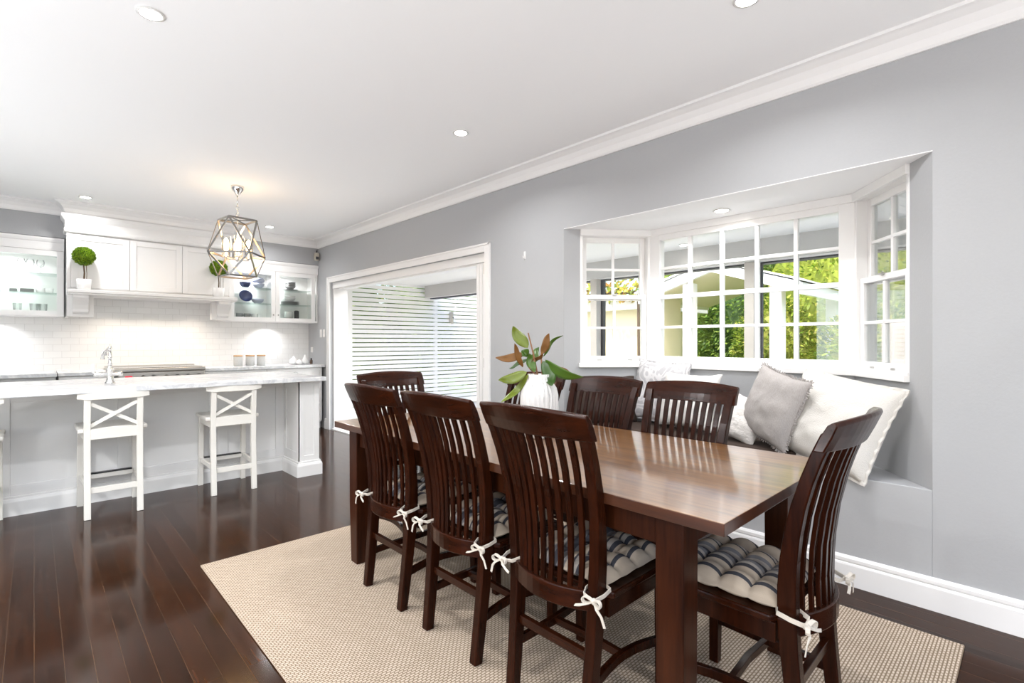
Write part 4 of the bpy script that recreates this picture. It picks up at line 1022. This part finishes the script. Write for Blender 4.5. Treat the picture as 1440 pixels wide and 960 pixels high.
cu = [
    ((CX, 1.125, CZ), R(-90), 'striped tufted cushion on the chair nearest the camera'),
    ((CX, 1.655, CZ), R(-90), 'striped tufted cushion on the middle chair of the near long side'),
    ((CX, 2.190, CZ), R(-90), 'striped tufted cushion on the furthest chair of the near long side'),
    ((1.735, .695, CZ), R(0), 'striped tufted cushion on the chair at the right end of the table'),
]
k0 = make_cushion(*cu[0])
for a in cu[1:]: dup(k0, *a)

# ================================================================== VASE AND MAGNOLIA
VX, VY = 1.775, 1.67
va = tag(obj('vase', MB().lathe([(.066, 0), (.078, .006), (.088, .06), (.091, .14), (.090, .20), (.082, .235), (.062, .268), (.054, .285), (.056, .302), (.050, .302), (.048, .28), (.070, .22), (.075, .05), (.01, .012)], (VX, VY, TZ), 208, flute=.028, fn=26), M['vase'], smooth=True), 'whitewashed ribbed ceramic vase on the dining table', 'vase')
mg = thing('magnolia_branch', 'magnolia branches with green and bronze leaves standing in the vase', 'plant', (VX, VY, TZ+.30))
fw = Vector((math.sin(R(43.6)), math.cos(R(43.6)), 0)); rt_ = Vector((fw.y, -fw.x, 0)); up = Vector((0, 0, 1)); O = Vector((VX, VY, TZ+.302))
def P3(r, h, f=0.): return O+rt_*r+up*h+fw*f
tw = MB()
tw.tube([P3(0, -.22), P3(-.01, .0), P3(-.03, .10, -.01), P3(-.055, .20, -.02)], [.006, .005, .004, .003], 7)
tw.tube([P3(.01, -.22), P3(.015, 0), P3(.01, .08, .02), P3(.012, .135, .02)], [.006, .005, .004, .003], 7)
tw.tube([P3(0, -.20), P3(-.02, 0), P3(-.05, .03, -.02)], [.005, .004, .003], 7)
obj('twig', tw, M['twig'], mg)
def mleaf(b_, t_, wd, mt, curl=.02, roll=0., under='leafbronze', fold=.18):
    b_, t_ = P3(*b_), P3(*t_); d_ = (t_-b_); ln = d_.length; d_.normalize()
    sd = d_.cross(-fw); sd = sd.normalized() if sd.length > .01 else rt_.copy()
    sd = Matrix.Rotation(roll, 3, d_) @ sd; nn = sd.cross(d_).normalized()
    mb = MB(); n = 12; rows = []; rows2 = []
    for i in range(n+1):
        k = i/n; wv = .82*wd*(max(0, math.sin(math.pi*min(1, k**.85*1.0)))**.8)*.5+.0008
        c_ = b_+d_*ln*k+nn*(-curl*1.3*math.sin(math.pi*k)+.006*math.sin(7*k+ln*40))+sd*.004*math.sin(5*k+ln*60)
        rows.append([mb.bm.verts.new(c_+sd*wv*q+nn*abs(q)*wv*fold) for q in (-1, -.5, 0, .5, 1)])
        rows2.append([mb.bm.verts.new(c_+sd*wv*q+nn*(abs(q)*wv*fold-.0012)) for q in (-1, -.5, 0, .5, 1)])
    for i in range(n):
        for q in range(4):
            mb.bm.faces.new((rows[i][q], rows[i][q+1], rows[i+1][q+1], rows[i+1][q])).material_index = 0
            mb.bm.faces.new((rows2[i][q], rows2[i+1][q], rows2[i+1][q+1], rows2[i][q+1])).material_index = 1
        mb.bm.faces.new((rows[i][0], rows[i+1][0], rows2[i+1][0], rows2[i][0])).material_index = 0
        mb.bm.faces.new((rows[i][4], rows2[i][4], rows2[i+1][4], rows[i+1][4])).material_index = 0
    obj('leaf', mb, [M[mt], M[under]], mg, smooth=True)
# (right, up, forward) offsets from the vase mouth, metres
for a in (
    ((-.058, .125, -.01), (-.128, .232, -.02), .070, 'leaflime', .015, .2),
    ((-.055, .12, 0), (-.082, .085, -.03), .050, 'leafgreen', .01, -.3),
    ((-.07, .098, .02), (-.212, .075, -.03), .052, 'leafbronze', .012, .5, 'leaflime'),
    ((-.085, .03, -.01), (-.122, .148, -.06), .034, 'leafbronze', .008, -.4, 'leaflime'),
    ((-.06, .01, -.02), (-.196, -.028, -.07), .062, 'leaflime', .02, .3),
    ((-.055, .0, -.02), (-.185, -.130, -.06), .040, 'leaflime', .03, .5),
    ((-.06, .075, .02), (-.150, .03, .05), .035, 'leafdark', .01, .9),
    ((-.052, .10, -.01), (-.03, .012, -.04), .055, 'leafgreen', .02, .2),
    ((.012, .095, .0), (.052, .195, -.01), .050, 'leafbronze', .01, .3, 'leafgreen'),
    ((.022, .085, .02), (.118, .190, .05), .030, 'leafgreen', .015, .8),
    ((.018, .065, -.01), (.058, -.048, -.10), .075, 'leafdark', .02, .1),
    ((.03, .07, .0), (.205, -.012, -.06), .070, 'leafgreen', -.035, .55),
    ((.05, .03, .03), (.16, -.015, .02), .062, 'leafbronze', .01, .4, 'leafbronze'),
    ((-.03, .06, .04), (.01, .13, .12), .05, 'leafgreen', .01, .2),
    ((-.035, .05, 0), (.018, .095, -.05), .03, 'leafbronze', .01, .6, 'leafgreen'),
): mleaf(*a)

# ================================================================== BAY SEAT CUSHIONS
pad = MB().prism([(XW+.03, .95), (3.52, .95), (3.52, 2.11), (XW+.03, 2.50)], .5555, .625)
tag(obj('seat_pad', pad, M['brownsuede'], bevel=.02, seg=3), 'dark brown padded bench cushion along the window seat', 'cushion')
def pillow_mesh(w_, h_, t_, n=29, pinch=.07, seed=0, slump=0.):
    mb = MB(); T_, B_ = [], []
    for i in range(n):
        a, b_ = [], []
        for j in range(n):
            u = 2*i/(n-1)-1; v = 2*j/(n-1)-1
            e = (max(0, 1-abs(u)**2.6)*max(0, 1-abs(v)**2.6))**.55
            x = u*w_/2*(1-pinch*(1-v*v)*abs(u)**3*1.2); z = v*h_/2*(1-pinch*(1-u*u)*abs(v)**3*1.2)
            wr = 1+.16*noise.noise(Vector((u*2.2+seed, v*2.2, seed*1.7)))+.08*noise.noise(Vector((u*5+seed, v*5, 3)))
            y = t_/2*e*wr*(1-slump*v)
            z += .006*noise.noise(Vector((u*4, v*4, seed)))
            a.append(mb.bm.verts.new((x, -y-.002, z))); b_.append(mb.bm.verts.new((x, y+.002, z)))
        T_.append(a); B_.append(b_)
    for i in range(n-1):
        for j in range(n-1):
            mb.bm.faces.new((T_[i][j], T_[i+1][j], T_[i+1][j+1], T_[i][j+1])); mb.bm.faces.new((B_[i][j], B_[i][j+1], B_[i+1][j+1], B_[i+1][j]))
        for q in ((T_[i][0], B_[i][0], B_[i+1][0], T_[i+1][0]), (T_[i][-1], T_[i+1][-1], B_[i+1][-1], B_[i][-1]), (T_[0][i], T_[0][i+1], B_[0][i+1], B_[0][i]), (T_[-1][i], B_[-1][i], B_[-1][i+1], T_[-1][i+1])): mb.bm.faces.new(q)
    return mb
def pillow(lab, c, w_, h_, t_, yaw, lean, roll, mat, seed, pinch=.07, slump=0., edge=None, name='throw_pillow'):
    """front faces local -Y; yaw about z, lean tips the top away (+Y)"""
    t = thing(name, lab, 'pillow', c, 0)
    Mx = Matrix.Rotation(R(yaw), 4, 'Z') @ Matrix.Rotation(R(-lean), 4, 'X') @ Matrix.Rotation(R(roll), 4, 'Y')
    mb = pillow_mesh(w_, h_, t_, seed=seed, pinch=pinch, slump=slump); bmesh.ops.transform(mb.bm, matrix=Mx, verts=mb.bm.verts)
    obj('cover', mb, mat, t, local=True, smooth=True)
    if edge:
        em = MB(); rnd = random.Random(seed); pts = []
        N_ = 60
        for s_, fu in ((0, lambda k: (k, -1)), (1, lambda k: (1, k)), (2, lambda k: (-k, 1)), (3, lambda k: (-1, -k))):
            for i in range(N_):
                u, v = fu(2*i/N_-1)
                x = u*w_/2*(1-pinch*(1-v*v)*abs(u)**3*1.2); z = v*h_/2*(1-pinch*(1-u*u)*abs(v)**3*1.2); p = Vector((x, 0, z))
                if edge[0] == 'fringe':
                    o_ = Vector((u if abs(u) > .999 else 0, 0, v if abs(v) > .999 else 0)).normalized()
                    q = p+o_*rnd.uniform(.010, .018)+Vector((rnd.uniform(-.004, .004), rnd.uniform(-.006, .006), rnd.uniform(-.004, .004)))
                    em.tube([p-o_*.004, q], [.0035, .0025], 5)
                else:
                    o_ = Vector((u if abs(u) > .999 else 0, 0, v if abs(v) > .999 else 0)).normalized(); pts.append(p+o_*edge[2]*.5+Vector((0, .004*math.sin(i*.9), 0)))
        if edge[0] == 'flange':
            pts.append(pts[0]); em.sweep(pts, edge[2]*.5, .004, (0, 1, 0)) if False else None
            n = len(pts)-1; ctr = Vector((0, 0, 0)); inn = [p*(1-edge[2]*1.2/max(w_, h_)*1.6) for p in pts[:n]]
            a = [em.bm.verts.new(p+Vector((0, -.003, 0))) for p in pts[:n]]; b_ = [em.bm.verts.new(p+Vector((0, -.004, 0))) for p in inn]; c_ = [em.bm.verts.new(p+Vector((0, .003, 0))) for p in pts[:n]]; d_ = [em.bm.verts.new(p+Vector((0, .004, 0))) for p in inn]
            for i in range(n):
                j = (i+1) % n
                em.bm.faces.new((a[i], a[j], b_[j], b_[i])); em.bm.faces.new((c_[i], d_[i], d_[j], c_[j])); em.bm.faces.new((a[i], c_[i], c_[j], a[j])); em.bm.faces.new((b_[i], b_[j], d_[j], d_[i]))
        bmesh.ops.transform(em.bm, matrix=Mx, verts=em.bm.verts)
        obj(edge[0], em, edge[1], t, local=True)
    return t
# yaw: 0 faces -Y; -90 faces -X (into the room)
pillow('large white pillow at the right end of the window seat', (3.178, .780, .814), .58, .51, .24, -112, 24, 9, M['linen_white'], 2, .05, .25, ('flange', M['linen_white'], .022))
pillow('grey linen pillow with frayed edges beside the large white pillow', (3.185, 1.09, .862), .43, .43, .16, -122, 14, 12, M['linen_grey'], 5, .07, .1, ('fringe', M['linen_grey']))
pillow('small cream textured pillow left of the grey pillow', (3.24, 1.29, .765), .29, .29, .12, -100, 24, 14, M['knit'], 7, .06, .1)
pillow('white rectangular pillow in front of the grey patterned pillow', (3.33, 1.70, .835), .46, .40, .14, -98, 16, 0, M['linen_white2'], 9, .08, .15)
pillow('pale grey swirl-patterned pillow against the window sill', (3.44, 1.99, .87), .46, .46, .14, -96, 12, 3, M['damask'], 12, .05, .1, ('flange', M['damask'], .02))
bk = pillow('dark brown back cushion leaning at the left end of the window seat', (3.21, 2.33, .80), .52, .36, .14, -34, 10, 0, M['brownsuede'], 15, .02, name='back_cushion')

# ================================================================== WORLD, SUN, CAMERA
wd = bpy.data.worlds.new('World'); SC.world = wd; wd.use_nodes = True
N = wd.node_tree.nodes; L = wd.node_tree.links
sk = N.new('ShaderNodeTexSky'); sk.sky_type = 'NISHITA'; sk.sun_disc = False; sk.sun_elevation = R(48); sk.sun_rotation = R(250); sk.air_density = 1.; sk.dust_density = 3.
bg = N['Background']; L.new(sk.outputs[0], bg.inputs['Color']); bg.inputs['Strength'].default_value = .36
su = bpy.data.lights.new('sun', 'SUN'); su.energy = 4.2; su.angle = R(.6); su.color = (1, .95, .86)
so = bpy.data.objects.new('sun', su); COL.objects.link(so)
so.rotation_euler = Vector((.50, .06, -.85)).to_track_quat('-Z', 'Y').to_euler()
# fill lamps in low cans, added out of view to brighten the ceiling
for x, y, w_, lab in ((-1.7, 1.3, UP, 'added fill light can on the floor left of the camera'), (-1.8, 3.9, UP*.55, 'added fill light can on the floor beyond the left stool'), (-2.2, 6.5, UP*.12, 'added fill light can on the floor by the left kitchen wall'), (.4, -1.7, UP*.5, 'added fill light can on the floor behind the camera')):
    t = thing('fill_uplighter', lab, 'fill lamp', (x, y, 0), 0, 'added fill lamps out of view')
    obj('lamp_body', MB().lathe([(.15, 0), (.16, .01), (.16, .25), (.15, .25), (.15, .20), (.01, .20)], (0, 0, 0), 24), M['plastic'], t, local=True, smooth=True)
    obj('base_ring', MB().torus((0, 0, .252), .155, .008), M['nickel'], t, local=True, smooth=True)
    arealight('fill_uplight', (x, y, .262), w_, .30, (math.pi, 0, 0), (.92, .965, 1), 175)
cam = bpy.data.cameras.new('camera'); cam.sensor_width = 36; cam.lens = 705/1440*36; cam.clip_start = .05
co_ = bpy.data.objects.new('camera', cam); COL.objects.link(co_)
co_.location = (0, 0, 1.25); co_.rotation_euler = (R(90), 0, -math.atan2(672, 705)); SC.camera = co_
SC.view_settings.view_transform = 'Standard'; SC.view_settings.look = 'None'; SC.view_settings.gamma = 1; SC.view_settings.exposure = .48; SC.view_settings.use_curve_mapping = False
SC.cycles.use_denoising = True; SC.cycles.max_bounces = 10; SC.cycles.diffuse_bounces = 6; SC.cycles.transparent_max_bounces = 16
SC.cycles.sample_clamp_indirect = 6
